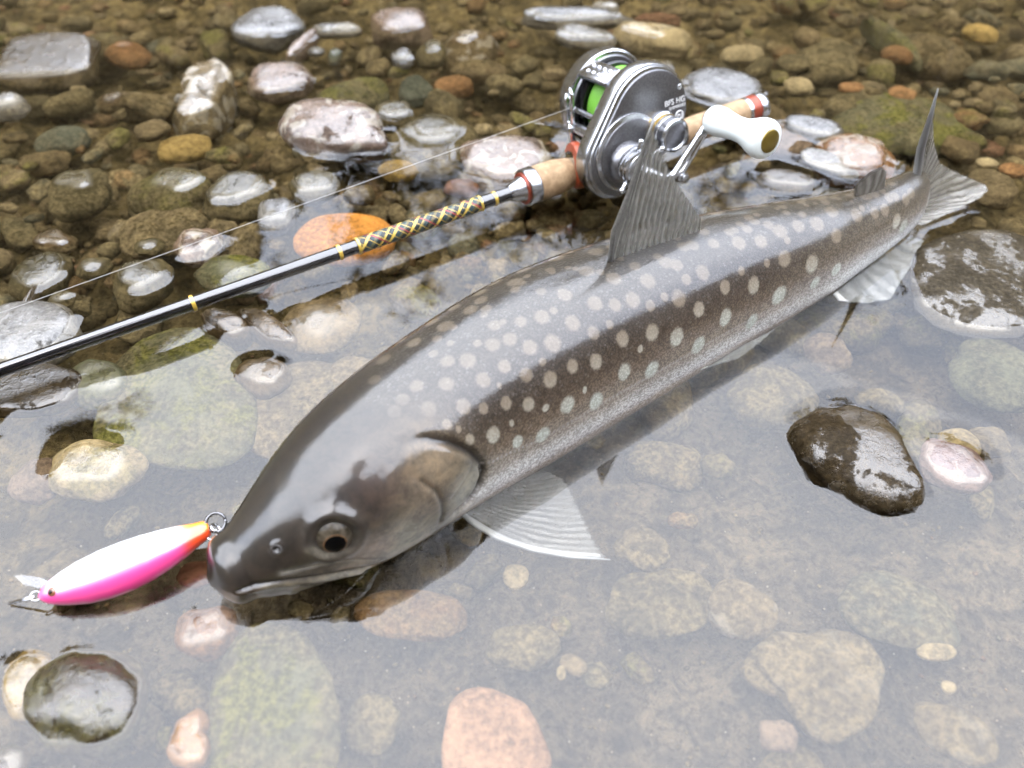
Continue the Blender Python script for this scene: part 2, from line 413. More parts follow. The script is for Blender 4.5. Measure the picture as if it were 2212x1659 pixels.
S(728,280,106,54,-4,1.05,'pink','large pink and white wet stone with a dark notch, above the fishing line',vein=.8,thick=.5,rough=.16,outline=[(625,290),(640,250),(690,230),(750,228),(800,250),(825,290),(820,320),(760,330),(690,325),(640,310)])
S(690,325,40,22,-5,-1,'dark','dark drowned stone against the foot of the pink and white stone')
S(511,408,72,46,-10,.72,'olive','olive stone with a diamond shaped pale wet top',flat=.1)
S(866,42,66,32,5,1.0,'pink','smooth pinkish grey domed stone on the far side of two tiny wet pebbles',thick=.45)
S(1010,82,50,44,-10,.34,'brown','round brown stone crossed by a broad cream vein',vein=.55,silt=.55,thick=.5)
S(869,118,24,17,5,.85,'grey','small grey wet dome beside another, beyond the teal pebble',thick=.5)
S(930,101,32,22,0,.5,'olive','small olive pebble with a round wet spot near the veined stone',thick=.5)
S(899,186,36,28,5,-2,'teal','smooth blue grey pebble under the water',silt=.15,thick=.5)
S(980,178,42,20,6,-3,'rust','oval orange brown pebble beside the blue grey pebble under water',silt=.25)
S(850,238,44,26,5,.75,'olive','small olive stone with an oval wet top beyond the broad olive slab')
S(934,292,98,58,-3,.46,'olive','broad flat olive slab with an oval pale wet patch',silt=.8,thick=.3,rough=.07)
S(1098,338,104,52,2,.80,'pink','mottled pink and white stone half awash just before the cork grip',vein=.9,flat=.2,silt=.5,rough=.16)
S(860,363,41,20,-3,-1.5,'yel','sandy yellow pebble lying under the fishing line',silt=.08)
S(995,402,36,18,-5,-3,'red','reddish brown pebble under water beyond the decorated thread wrap',silt=.35)
S(742,500,112,52,2,-2.5,'orange','large smooth orange stone under water behind the rod',silt=.10,thick=.32,rough=.05,seed=3)
S(678,393,56,30,10,.85,'olive','pale topped olive stone just beyond the big orange one',flat=.1)
S(594,455,40,32,5,.86,'grey','small pale wet dome crossed by the fishing line')
S(364,394,64,72,-25,.55,'olive','rounded olive boulder with a streaky wet crown',moss=.25,thick=.5)
S(160,396,72,42,10,.42,'olive','flat olive stone with a small round wet spot, far side of the fishing line')
S(236,212,30,18,0,.52,'brown','small brown stone with a tiny wet spot beyond the mottled boulder')
S(300,592,62,48,5,.78,'olive','olive stone with a pale oval top under the fishing line',thick=.6)
S(80,580,58,52,0,.80,'olive','grey olive stone with a flat pale top, fishing line side of the rod',thick=.6,flat=.15)
S(112,512,40,24,-15,.72,'brown','small brown stone with a ragged pale wet patch',rough=.18)
S(200,570,34,24,-5,.6,'olive','small olive pebble with a wet tip between two pale topped stones')
S(425,522,52,34,5,.86,'pink','pale pinkish angular stone right below the fishing line',vein=.7,rough=.2)
S(318,525,30,18,0,.58,'olive','small olive pebble with a wet dot beside a drowned flat tan stone')
S(350,486,92,50,6,-2.5,'tan','broad flat tan stone drowned beside the pale pinkish angular stone',silt=.85,thick=.3)
S(500,582,80,44,-8,.5,'green','mossy green stone with a ragged pale patch touching the rod',moss=.9,thick=.3)
S(45,715,88,92,-20,.93,'pale','large pale grey stone partly covered by the rod',thick=.4,flat=.2)
S(62,648,48,22,62,.9,'dark','thin dark stone standing on edge with a pale wet face',thick=.8)
S(128,640,30,16,25,.7,'olive','tiny olive pebble with a wet top by the thin upright stone')
S(70,832,104,58,-4,.9,'dark','dark glossy wet stone on the near side of the rod',flat=.35,thick=.32,rough=.14)
S(200,815,56,60,40,.62,'green','green stone with a round pale wet tip near the rod',moss=.5,thick=.45)
S(12,216,40,24,20,.8,'pale','small pale stone at the foot of the dark slab')
# stones around the slack water in front of the rod
S(372,848,178,160,12,-.7,'green','huge flat mossy boulder just under the surface between rod and fish',silt=.55,moss=.72,thick=.16,rough=.05,seed=11,outline=[(200,920),(215,850),(250,770),(300,725),(370,700),(440,700),(480,730),(520,790),(548,860),(550,900),(530,950),(470,985),(390,1000),(320,995),(250,970)])
S(484,694,30,52,38,.95,'brown','upright oval brown pebble at the edge of the mossy boulder',thick=.9,silt=.3)
S(578,702,74,33,-32,.88,'brown','long slanting brown pebble beside the upright oval one',thick=.6,silt=.3)
S(694,690,86,58,5,.55,'tan','flat pale stone awash between the long slanting pebble and the fish',thick=.22,rough=.08)
S(566,800,54,46,-25,.80,'brown','brown domed pebble sticking up from the slack water by the fish',thick=.55,silt=.3)
S(660,880,130,118,-15,-4,'tan','broad silt covered slab under water along the back of the fish',silt=.8,thick=.16,rough=.06)
S(197,1000,104,66,-5,.82,'cream','pale yellow mossy stone with a dark wet rim',moss=.4,silt=.3,thick=.4)
S(80,1030,46,60,-30,-3,'pink','pinkish drowned stone touching the pale yellow mossy one',silt=.3)
S(760,810,60,44,0,-4,'tan','sandy drowned stone close to the back of the fish',silt=.5)
# stones right of and in front of the fish
S(2108,606,136,118,-18,.90,(.036, .030, .020),'big flat dark brown stone with scattered wet patches beside the tail',thick=.22,flat=.3,rough=.09,silt=.3,moss=0.0,tilt=1,gloss=.22,outline=[(1975,615),(1980,570),(2000,530),(2050,500),(2110,488),(2180,492),(2240,520),(2260,620),(2240,700),(2150,715),(2090,705),(2030,680),(1995,650)])
S(2160,800,100,66,-12,-2,'green','pale green drowned stone below the big flat brown one',silt=.25,thick=.3)
S(1842,1000,158,108,-28,1.05,'dark','dark brown mottled wet rock standing out of calm water',thick=.48,rough=.15,block=2.2,flat=.2,seed=24,silt=.2,outline=[(1682,940),(1700,925),(1735,898),(1790,888),(1830,884),(1880,900),(1915,935),(1945,980),(1975,1030),(1998,1080),(1985,1105),(1940,1112),(1880,1100),(1820,1070),(1770,1045),(1735,1020),(1700,970)],gloss=.42)
S(2064,1000,82,48,-24,.86,(.080, .056, .050),'flat pale pink stone beside the mottled brown rock',silt=.2,thick=.36)
S(2075,955,48,30,-25,-4,'cream','cream drowned stone tucked behind the flat pale pink one',silt=.3)
S(168,1512,134,116,-8,1.0,'dark','large dark rounded wet boulder in the slack water near the lure',thick=.55,moss=.35,rough=.11,seed=4,outline=[(40,1530),(48,1480),(75,1440),(130,1410),(200,1395),(250,1400),(285,1430),(300,1490),(298,1550),(270,1595),(200,1622),(150,1615),(90,1590),(50,1560)],gloss=.6)
S(52,1470,62,70,20,.90,'yel','ochre and black boulder leaning on the large dark one',thick=.6,silt=.2,vein=.3,rough=.15)
S(14,1648,40,40,0,.9,'dark','small dark wet stone nearest the ochre and black boulder',thick=.6)
S(408,1592,44,72,-16,.86,'amber','orange pointed shard of stone poking from the water',silt=.10,thick=.5,rough=.16,outline=[(420,1525),(438,1545),(435,1580),(448,1620),(430,1645),(375,1650),(362,1640),(368,1600),(390,1555)])
S(442,1355,62,62,-10,.80,'rust','rust brown rounded stone in front of the fish mouth',silt=.2,thick=.5)
S(602,1515,132,178,8,-.7,'green','big flat green grey slab with a mossy end below the fish jaw',silt=.75,moss=.75,thick=.16,rough=.06,seed=9,outline=[(470,1440),(500,1380),(540,1345),(600,1335),(650,1365),(690,1420),(715,1490),(728,1560),(725,1640),(700,1690),(600,1720),(500,1700),(462,1620),(458,1520)])
S(428,1240,44,30,0,-3,'red','reddish drowned stone between lure and fish mouth',silt=.1)
S(1070,1580,118,108,-20,-3.5,(.165, .098, .062),'pinkish orange granite cobble lying in clear shallows',silt=.10,thick=.35,rough=.05,seed=5,outline=[(960,1560),(985,1500),(1020,1482),(1060,1480),(1110,1500),(1150,1540),(1180,1590),(1188,1640),(1160,1690),(1060,1710),(970,1680),(952,1620)])
S(1768,1478,150,122,-25,-6,'tan','large tan heart shaped cobble under water',silt=.72,thick=.25,rough=.14,vein=.25,seed=31,outline=[(1605,1420),(1640,1385),(1700,1362),(1760,1358),(1830,1362),(1880,1385),(1912,1430),(1915,1480),(1890,1540),(1850,1585),(1800,1600),(1760,1585),(1720,1550),(1690,1500),(1640,1470),(1612,1450)])
S(1605,1312,78,60,-10,-5,'tan','lumpy silt covered stone with a whitish cap under water',silt=.5,vein=.5,thick=.35)
S(1950,1315,136,74,-14,-7,'teal','dark flat slab drowned beyond the heart shaped cobble',silt=.75,thick=.25)
S(2022,1410,42,20,5,-6,'cream','small cream and red pebble beside the drowned dark slab',silt=.2)
S(2045,1488,16,14,0,-7,'cream','tiny round cream pebble under water',silt=.1)
S(1115,1247,27,27,0,-6,'cream','small cream pebble below the pectoral fin',silt=.35)
S(1240,1440,30,20,-30,-6,'tan','small tan pebble next to a tiny one in clear shallows',silt=.35)
S(1212,1458,11,16,0,-6,'cream','tiny tan pebble paired with a slightly bigger one',silt=.2)
S(890,1325,116,54,-4,-7,'rust','long rusty slab drowned below the fish jaw',silt=.6,thick=.25)
S(1672,848,96,64,-10,-4,'olive','rounded silt covered stone under water along the belly',silt=.8,thick=.35)
S(1790,755,52,42,0,-5,'pink','pinkish silted stone under water near the anal fin',silt=.6)
S(1430,1300,120,76,10,-8,'olive','broad smooth silted slab in the middle of the calm shallows',silt=.9,thick=.2)
S(1680,1590,40,36,0,-6,'pink','pink and yellow pebble near the heart shaped cobble',silt=.3)
S(2060,1580,96,54,-20,-8,'tan','silted tan slab with a pale streak under water',silt=.6,vein=.3,thick=.25)
S(2140,950,44,34,0,-6,'tan','rounded silted pebble beside the flat pale pink stone',silt=.7)
S(1390,1180,60,44,-10,-6,'tan','algae tufted lump of stone at the pectoral fin tip',silt=.9,rough=.2)
S(800,1560,60,66,0,-8,'olive','silted stone standing next to the green grey slab',silt=.85)
S(1130,1395,80,50,0,-8,'olive','silted oval stone beyond the granite cobble',silt=.9)
# stones between reel and tail
S(1858,330,86,50,-8,1.0,'rust','orange brown wet stone with a pinkish face just behind the tail',silt=.1,vein=.6,thick=.55,rough=.15)
S(1760,272,62,22,-12,.92,'grey','flat grey wet shard beyond the white handle knob',thick=.35,flat=.2)
S(1700,292,56,36,0,-2,'pink','pinkish drowned stone between shard and knob',silt=.35)
S(1700,386,62,22,-3,.9,'dark','low dark stone with a white wet rim behind the fish back',thick=.4)
S(1800,352,70,20,-18,.9,'pale','pale flat tile of stone slanting towards the tail',thick=.25,flat=.3)
S(1560,186,84,36,-8,.95,'grey','leaf shaped grey wet stone beyond the cork butt',flat=.25,thick=.3)
S(1620,240,90,40,-10,-3,'brown','brown drowned slab under the end of the cork butt',silt=.6,thick=.25)
S(1242,28,110,20,-1,.9,'grey','long wavy grey wet stone at the far side beyond the reel',thick=.25,rough=.18)
S(1308,10,30,12,0,.8,'pale','small pale wet stone touching the far end of the long wavy one')
S(1262,72,66,20,-6,.85,'pale','flat pale wet stone lying in front of the long wavy grey one',thick=.25)
S(1412,62,84,26,-8,.62,'cream','cream coloured stone with a pale wet end under the far water',silt=.2,thick=.4)
S(1420,36,48,12,0,-2,'red','narrow reddish drowned pebble beyond the cream coloured stone',silt=.3)
S(1422,142,84,34,-2,.45,'olive','olive stone with a pale wet spot right behind the reel',silt=.7)
S(1840,188,27,11,0,-4,'amber','small bright orange pebble under the far water',silt=.1)
S(1727,181,28,19,5,-4,'cream','small cream pebble under water beyond the grey shard',silt=.15)
S(1606,108,42,20,8,-4,'cream','cream striped pebble under the far water beyond the leaf shaped stone',silt=.15)
S(1716,128,0.1+36,17,0,-6,'olive','olive pebble between two cream ones under the far water',silt=.8)
S(1790,110,70,42,-10,-6,'olive','large olive silted stone deep in the far run',silt=.9)
S(2122,64,40,16,-15,-4,'yel','yellow cream pebble in the far run',silt=.1)
S(1938,112,34,16,-12,-5,'rust','orange brown pebble in the far run beside a long slab',silt=.3)
S(1930,72,86,22,-38,-5,'green','long slanting mossy slab in the far run',silt=.6,moss=.5)
S(2015,92,92,40,-25,-6,'brown','brown slab next to the long slanting mossy one in the far run',silt=.85)
S(1630,205+5,20,8,0,-5,'rust','tiny rust pebble beside the leaf shaped stone',silt=.2)
S(1950,250,150,58,-4,-6,'green','broad mossy drowned slab far behind the tail',silt=.6,moss=.7,thick=.2)
S(2150,395,56,34,-8,-4,'tan','smooth tan drowned stone next to the tail fin tip',silt=.5)
S(2190,366,30,14,-5,-4,'amber','small orange pebble beyond the tail fin tip',silt=.1)
S(2130,352,24,10,0,-4,'cream','small whitish pebble beyond the tail fin tip',silt=.05)
S(1950,200,30,16,-8,-5,'amber','pale orange pebble on the near side of the far run',silt=.15)
S(1850,222,66,30,-8,-6,'olive','olive silted stone between cream and orange pebbles',silt=.8)
S(385,268-60,10,8,0,.6,'pale','tiny pale wet pebble beside the mottled boulder')
S(395,312,58,24,8,-2,'yel','long ochre drowned stone before the mottled boulder',silt=.3)
S(130,292,62,28,15,-3,'teal','grey green drowned stone beyond the olive boulder',silt=.4)
S(325,275,38,18,18,-3,'tan','tan drowned pebble by the foot of the mottled boulder',silt=.5)
S(270,98,42,26,-15,.2,'rust','orange brown pebble between dark slab and mottled boulder',silt=.2)
S(150,128-20,120,26,0,-4,'brown','broad brown drowned slab behind the dark slab',silt=.8)
S(1035,140+2,60,20,0,-3,'brown','brown drowned pebble in front of the veined stone',silt=.7)
S(760,190,80,32,12,-3,'green','green drowned slab between pink wet stones',silt=.6,moss=.5)
S(1180,420,40,22,0,-3,'brown','brown drowned stone beside the cork grip',silt=.7)

# drowned stones that nothing but their place tells apart
KINDS = {'olive': 'olive brown', 'brown': 'dull brown', 'tan': 'dull tan', 'teal': 'grey green', 'rust': 'rusty'}
STOP = {'with', 'between', 'under', 'beside', 'beyond', 'just', 'lying', 'on', 'in', 'at', 'near', 'by', 'partly', 'standing', 'leaning', 'drowned', 'crossed', 'right', 'behind', 'half', 'sticking', 'awash', 'touching', 'below', 'above',
        'close', 'tucked', 'poking', 'along', 'next', 'slanting', 'against', 'blotched', 'fishing', 'far', 'nearest', 'before', 'deep'}
def short_name(l):
    out = []
    for w in l.replace(',', ' ,').split():
        if w == ',' or (w in STOP and len(out) > 1): break
        out.append(w)
    return ' '.join(out) + ('' if out[-1] in ('stone', 'slab', 'pebble', 'boulder', 'rock', 'cobble', 'shard', 'dome', 'lump', 'tile') else ' stone')
def size_word(s_): return 'small' if s_ < .007 else 'large' if s_ > .0125 else 'medium sized'
protos = []
for k in range(14):
    v, f = stone_shape(500 + k, 1.0, random.uniform(.55, .85), random.uniform(.36, .55), 3, random.uniform(.15, .27), random.uniform(2.2, 3.2))
    protos.append(mesh('drowned_stone', v, f)); protos[-1].materials.append(STONE)
rnd = random.Random(12); fill = []; tries = 0
def reel_free(px, py): return True
while len(fill) < 292 and tries < 60000:
    tries += 1
    px = rnd.uniform(-60, 2272); py = rnd.uniform(-25, 1680) if rnd.random() < .16 else rnd.uniform(-25, 780) if rnd.random() < .55 else rnd.uniform(-25, 420)
    lim = 640 + max(0, 300 - px) * .55 - max(0, px - 1500) * .35
    upper = py < lim
    sc = .45 + py / 900
    r = rnd.choice([20, 26, 34, 44, 58, 74]) * min(sc, 1.25) * rnd.uniform(.8, 1.1)
    ok = all(((px - a) / (c * .9 + r * .5)) ** 2 + ((py - b) / (d * .9 + r * .32)) ** 2 > 1 for a, b, c, d in PLACED)
    ok = ok and all(((px - a) / (.66 * (c + r))) ** 2 + ((py - b) / (.50 * (c + r) * .62)) ** 2 > 1 for a, b, c in fill)
    if not ok: continue
    fill.append((px, py, r)); zt = -rnd.uniform(.003, .010) if upper else -rnd.uniform(.011, .016)
    c = P(px, py, zt); s = r * np.linalg.norm(c - CC) / FPX
    kd = rnd.choices(['olive', 'brown', 'tan', 'teal', 'rust'], [5, 4, 2.2, 1, .9])[0]
    me = rnd.choice(protos); o = bpy.data.objects.new('drowned_stone', me); COL.objects.link(o)
    o.location = (c[0], c[1], zt - s * .48 * .9); o.scale = (s, s, s * rnd.uniform(.75, 1.1)); o.rotation_euler = (rnd.uniform(-.25, .25), rnd.uniform(-.25, .25), rnd.uniform(0, 6.28))
    pc = np.array(PAL[kd]) * rnd.uniform(.9, 1.7); o.color = (*pc, 1)
    o['silt'] = rnd.uniform(.65, 1.0) if upper else rnd.uniform(.9, 1.0); o['moss'] = rnd.choice([0, 0, 0, .5]); o['vein'] = rnd.choice([0, 0, 0, .25])
    nb_i = min(range(len(PLACED)), key=lambda i: (P(PLACED[i][0], PLACED[i][1])[0] - c[0]) ** 2 + (P(PLACED[i][0], PLACED[i][1])[1] - c[1]) ** 2)
    tag(o, '%s %s drowned stone next to the %s' % (size_word(s), KINDS[kd], short_name(NAMES[nb_i])), 'stone', 'silted stones drowned on the river bed')
# fine gravel between the stones
def gravel():
    V = []; Fc = []; Cc = []; n = 0; rg = np.random.RandomState(3); pal = [np.array(PAL[k]) for k in ('olive', 'brown', 'olive', 'brown', 'tan', 'teal', 'rust', 'cream', 'red')]
    v2, f2 = ico(2); f2 = np.array(f2); shapes = []
    for k in range(10):
        v, _ = stone_shape(900 + k, 1, rg.uniform(.6, .9), rg.uniform(.35, .6), 2, .22, 2.6); shapes.append(v)
    v1, f1 = ico(1); f1 = np.array(f1)
    for i in range(5200):
        px = rg.uniform(-80, 2290); py = rg.uniform(-30, 1680) if i % 3 == 0 else rg.uniform(-30, 760); front = py > 640 + max(0, 300 - px) * .55 - max(0, px - 1500) * .35
        if front and rg.rand() < .45: continue
        r = rg.choice([.0008, .0014, .0024, .0040, .0062, .0085], p=[.16, .22, .22, .2, .14, .06])
        if front: r = min(r, .0024) * .45
        c = P(px, py, -.023); a = rg.uniform(0, 6.28); big = r > .002
        q = (shapes[rg.randint(10)] if big else v1 * np.array([1, .75, .55]) * (1 + rg.uniform(-.2, .2, (len(v1), 1)))) * r
        q = np.stack([q[:, 0] * math.cos(a) - q[:, 1] * math.sin(a), q[:, 0] * math.sin(a) + q[:, 1] * math.cos(a), q[:, 2]], -1)
        z = bed_z(c[0], c[1]) + .0045 * noise.noise((c[0] * 22, c[1] * 22, .3)) + r * rg.uniform(.0, .5)
        V.append(q + np.array([c[0], c[1], z])); Fc += (( f2 if big else f1) + n).tolist(); n += len(q)
        col = pal[rg.randint(len(pal))] * rg.uniform(.6, 1.2); k = rg.uniform(.35, 1.0); col = col * (1 - k) + np.array((.080, .063, .032)) * k * rg.uniform(.75, 1.2)
        Cc.append(np.tile(np.append(col, 1), (len(q), 1)))
    me = mesh('gravel', np.concatenate(V), Fc); at = me.attributes.new('col', 'FLOAT_COLOR', 'POINT'); at.data.foreach_set('color', np.concatenate(Cc).ravel().astype(np.float32))
    t = NT('gravel_grains'); f = t.noise(t.pos(), 420, 4, .75); c = t.attr('col').outputs['Color']
    t.bsdf(Base_Color=t.mix(t.step(f, .36, .66), t.mix(1.0, c, (.45, .43, .4), 'MULTIPLY'), t.mix(1.0, c, (1.35, 1.3, 1.25), 'MULTIPLY')), Roughness=.95, Specular_IOR_Level=0.0, Normal=t.bump(f, .7, .001))
    o = obj('gravel', me, t.m); tag(o, 'fine brown gravel strewn between the stones of the river bed', 'gravel', kind='stuff')
gravel()

# ------------------------------------------------------------------ fish
def fish_material():
    t = NT('spotted_fish_skin'); ca = t.attr('col').outputs['Color']; sp = t.attr('spot').outputs['Fac']; hd = t.attr('head').outputs['Fac']
    gv = t.attr('groove').outputs['Fac']; lat = t.attr('lateral').outputs['Fac']
    uv = t.n('ShaderNodeUVMap').outputs['UV']; p = t.pos()
    n1 = t.noise(p, 420, 4, .7)
    # small scales in rows
    mp = t.n('ShaderNodeMapping'); t.put(mp.inputs['Vector'], uv); mp.inputs['Scale'].default_value = (1.0, 1.25, 1.0)
    sc = t.voro(mp.outputs[0], 1150); scol = t.sep(t.voro(mp.outputs[0], 1150, out='Color'))[0]
    body = t.math('SUBTRACT', 1.0, hd)
    c = ca
    c = t.mix(t.math('MULTIPLY', t.step(sc, .35, .65), t.math('MULTIPLY', body, .75)), c, t.mix(1.0, c, (.40, .37, .34), 'MULTIPLY'))
    c = t.mix(t.math('MULTIPLY', t.step(scol, .84, .99), t.math('MULTIPLY', body, .22)), c, t.mix(.25, c, (.40, .39, .37)))
    c = t.mix(t.math('MULTIPLY', t.step(n1, .40, .65), .35), c, t.mix(1.0, c, (1.5, 1.45, 1.4), 'MULTIPLY'))
    c = t.mix(t.math('MULTIPLY', t.step(n1, .52, .32), .4), c, t.mix(1.0, c, (.55, .52, .50), 'MULTIPLY'))
    hm = t.noise(p, 170, 5, .72, .6); c = t.mix(t.math('MULTIPLY', t.step(hm, .42, .64), t.math('MULTIPLY', hd, .8)), c, t.mix(1.0, c, (1.5, 1.4, 1.25), 'MULTIPLY'))
    c = t.mix(t.math('MULTIPLY', t.step(hm, .50, .34), t.math('MULTIPLY', hd, .6)), c, t.mix(1.0, c, (.55, .50, .47), 'MULTIPLY'))
    # pale spots with ragged edges
    sm = t.step(t.math('ADD', sp, t.math('MULTIPLY', t.math('SUBTRACT', t.noise(p, 900, 4, .7), .5), .55)), .14, .60)
    spc = t.mix(t.step(sc, .3, .65), (.50, .54, .47), (.36, .375, .325))
    c = t.mix(t.math('MULTIPLY', sm, t.attr('spotamt').outputs['Fac']), c, t.mix(t.step(t.attr('spotamt').outputs['Fac'], .2, .8), (.34, .27, .19), spc))
    c = t.mix(gv, c, (.010, .008, .007))
    dash = t.step(t.math('SINE', t.math('MULTIPLY', t.sep(uv)[0], 3400)), -.5, .6, .25, 1.0)
    c = t.mix(t.math('MULTIPLY', lat, t.math('MULTIPLY', dash, .75)), c, (.34, .32, .30))
    h = t.math('MULTIPLY', t.math('SUBTRACT', 1.0, sc), body)
    nor = t.bump(t.math('ADD', h, t.math('MULTIPLY', n1, .5)), .35, .00022)
    film = t.bump(t.math('ADD', n1, t.math('MULTIPLY', t.noise(p, 130, 4, .65), 1.6)), .11, .0007, t.bump(h, t_strength_film, .00010))
    t.bsdf(Base_Color=c, Roughness=.45, Specular_IOR_Level=.25, Normal=nor, Coat_Weight=1.0, Coat_IOR=1.47, Coat_Roughness=t.math('ADD', t.math('MULTIPLY', body, .05), .02), Coat_Normal=film)
    return t.m
t_strength_film = .10
SKIN = fish_material()
fish = empty('spotted_fish', (0.05, 0.215, -.012))
tag(fish, 'long brown fish covered in pale spots lying half out of the shallow water', 'fish')
FISH_INV = Matrix.Translation(-Vector(fish.location))
NS, NR = 560, 240
fs, FD = catmull(FT, NS)
ctr = FD[:, :3]; fa = np.maximum(FD[:, 3], .0004); fb = np.maximum(FD[:, 4], .0004)
ker = np.ones(15) / 15
def smooth1(a): return np.convolve(np.pad(a, 7, mode='edge'), ker, 'valid')
tan = np.gradient(ctr[:, :2], fs, axis=0); tan = np.stack([smooth1(tan[:, 0]), smooth1(tan[:, 1])], -1); tan /= np.linalg.norm(tan, axis=1, keepdims=True)
far = np.stack([-tan[:, 1], tan[:, 0]], -1)
FLEN = fs[-1]
ang = np.linspace(-math.pi, math.pi, NR, endpoint=False)          # 0 at the ridge, positive towards the near flank
ca_, sa_ = np.cos(ang), np.sin(ang)
u = fs / FLEN
ex = np.interp(u, [0, .06, .16, .25, .4, .6, 1], [2.0, 2.2, 2.3, 2.25, 2.2, 2.2, 2.0])[:, None]
rs_ = (np.abs(ca_)[None, :] ** ex + np.abs(sa_)[None, :] ** ex) ** (-1 / ex)
side = -(sa_[None, :] * rs_) * fa[:, None]; hgt_ = (ca_[None, :] * rs_) * fb[:, None]
# the crown of the head is a little flattened, the snout blunt
FX = ctr[:, None, 0] + far[:, None, 0] * side; FY = ctr[:, None, 1] + far[:, None, 1] * side; FZ = ctr[:, None, 2] + hgt_
FV = np.stack([FX, FY, FZ], -1)
def fnormals(V):
    du = np.gradient(V, axis=0); dv = np.roll(V, -1, 1) - np.roll(V, 1, 1)
    n = np.cross(dv, du); n /= np.linalg.norm(n, axis=-1, keepdims=True) + 1e-12
    c = V - ctr[:, None, :]; s = np.sign(np.sum(n * c, -1, keepdims=True)); s[s == 0] = 1; return n * s
FN = fnormals(FV)
ffaces = grid_faces(NS, NR, True)
bvh0 = BVHTree.FromPolygons([tuple(q) for q in FV.reshape(-1, 3)[:]], [tuple(q) for q in ffaces.tolist()])
def on_fish(px, py):
    d = Vector(ray(px, py)).normalized(); h = bvh0.ray_cast(Vector(CC), d)
    return (None, None) if h[0] is None else (np.array(h[0]), np.array(h[1]))
def hc(cx, cy): return (750 + cx * .565) / 1.823, (1650 + cy * .565) / 1.823     # head detail coordinates
def trace(pts, n=14, f=hc):
    out = []
    for a, b in zip(pts[:-1], pts[1:]):
        for k in range(n):
            q = (a[0] + (b[0] - a[0]) * k / n, a[1] + (b[1] - a[1]) * k / n); p, _ = on_fish(*f(*q))
            if p is not None: out.append(p)
    return np.array(out)
NEAR = (ang > -.2)[None, :] & np.ones((NS, 1), bool)
def dist_to(line, maxs=.14):
    m = fs < maxs; V = FV[m].reshape(-1, 3); d = np.full(len(V), 9.)
    for q in line: d = np.minimum(d, np.sum((V - q) ** 2, 1))
    out = np.full((NS, NR), 9.); out[m] = np.sqrt(d).reshape(m.sum(), NR); return out
gap = trace([(330,1195),(450,1157),(560,1138),(720,1118),(900,1096),(1080,1062),(1250,1030),(1385,990)])
maxl = trace([(640,1075),(760,1052),(900,1012),(1100,988),(1330,986)])
preo = trace([(1600,425),(1700,490),(1745,580),(1757,660),(1740,730)])
oper = trace([(1480,160),(1560,135),(1650,128),(1800,160),(1950,230),(2030,310),(2048,380),(2015,470),(1945,575),(1860,645)])
subo = trace([(1965,300),(1930,370),(1800,560)])
jawl = trace([(700,1215),(900,1180),(1100,1110),(1260,1040)])
dg, dm, dp_, do_, ds_, dj = [dist_to(q) for q in (gap, maxl, preo, oper, subo, jawl)]
g = lambda d, w: np.exp(-(d / w) ** 2)
eyeP, eyeN = on_fish(724, 1163); eyeN = -eyeN if eyeN @ (CC - eyeP) < 0 else eyeN; nosP, nosN = on_fish(599, 1186); nosN = -nosN if nosN @ (CC - nosP) < 0 else nosN; lip = trace([(330,1205),(560,1160),(900,1120),(1200,1060)])
dl = dist_to(lip); de = dist_to([eyeP]); dn = dist_to([nosP]); chk = dist_to([on_fish(*hc(1350, 640))[0]]); opc = dist_to([on_fish(*hc(1800, 400))[0]]); brow = dist_to(trace([(880,700),(1000,640),(1140,690)]))
disp = (-.0011 * g(dg, .0007) - .0006 * g(dm, .0006) - .0007 * g(dp_, .0008) - .0020 * g(do_, .0014) * np.interp(FV[..., 2], [oper[:, 2].max() - .006, oper[:, 2].max()], [1, .15]) - .0003 * g(ds_, .0005) + .0009 * g(dl, .0016)
        - .0024 * g(de, .0042) + .0010 * g(np.abs(de - .0072), .0018) - .0009 * g(dn, .0008) + .0005 * g(np.abs(dn - .0016), .0007)
        + .0010 * g(chk, .010) + .0016 * g(opc, .010) + .0007 * g(brow, .003) + .0004 * g(dj, .001))
disp = np.where(NEAR, disp, 0)
FV = FV + FN * disp[..., None]
# ---- colours
vv = np.abs(ang)[None, :] / math.pi * np.ones((NS, 1))
def ramp(x, st):
    xs = [q[0] for q in st]; return np.stack([np.interp(x, xs, [q[1][k] for q in st]) for k in range(3)], -1)
bodyc = ramp(vv, [(0, (.024, .020, .014)), (.12, (.026, .022, .017)), (.22, (.028, .022, .018)), (.30, (.034, .024, .016)), (.35, (.060, .043, .029)), (.40, (.125, .095, .068)), (.45, (.20, .165, .125)), (.49, (.34, .305, .26)), (.52, (.54, .52, .49)), (.55, (.72, .72, .71)), (.62, (.70, .62, .60)), (1, (.68, .62, .60))])
tailmix = np.clip((u - .66) / .2, 0, 1)[:, None, None]
bodyt = ramp(vv, [(0, (.028, .022, .013)), (.2, (.040, .032, .021)), (.32, (.095, .078, .056)), (.40, (.20, .175, .145)), (.46, (.38, .365, .345)), (.52, (.64, .65, .65)), (1, (.68, .68, .68))])
bodyc = bodyc * (1 - tailmix) + bodyt * tailmix
headc = ramp(vv, [(0, (.013, .011, .008)), (.25, (.013, .010, .0075)), (.38, (.015, .011, .008)), (.45, (.027, .020, .014)), (.53, (.075, .064, .048)), (.60, (.17, .16, .135)), (.66, (.26, .25, .22)), (1, (.34, .33, .31))])
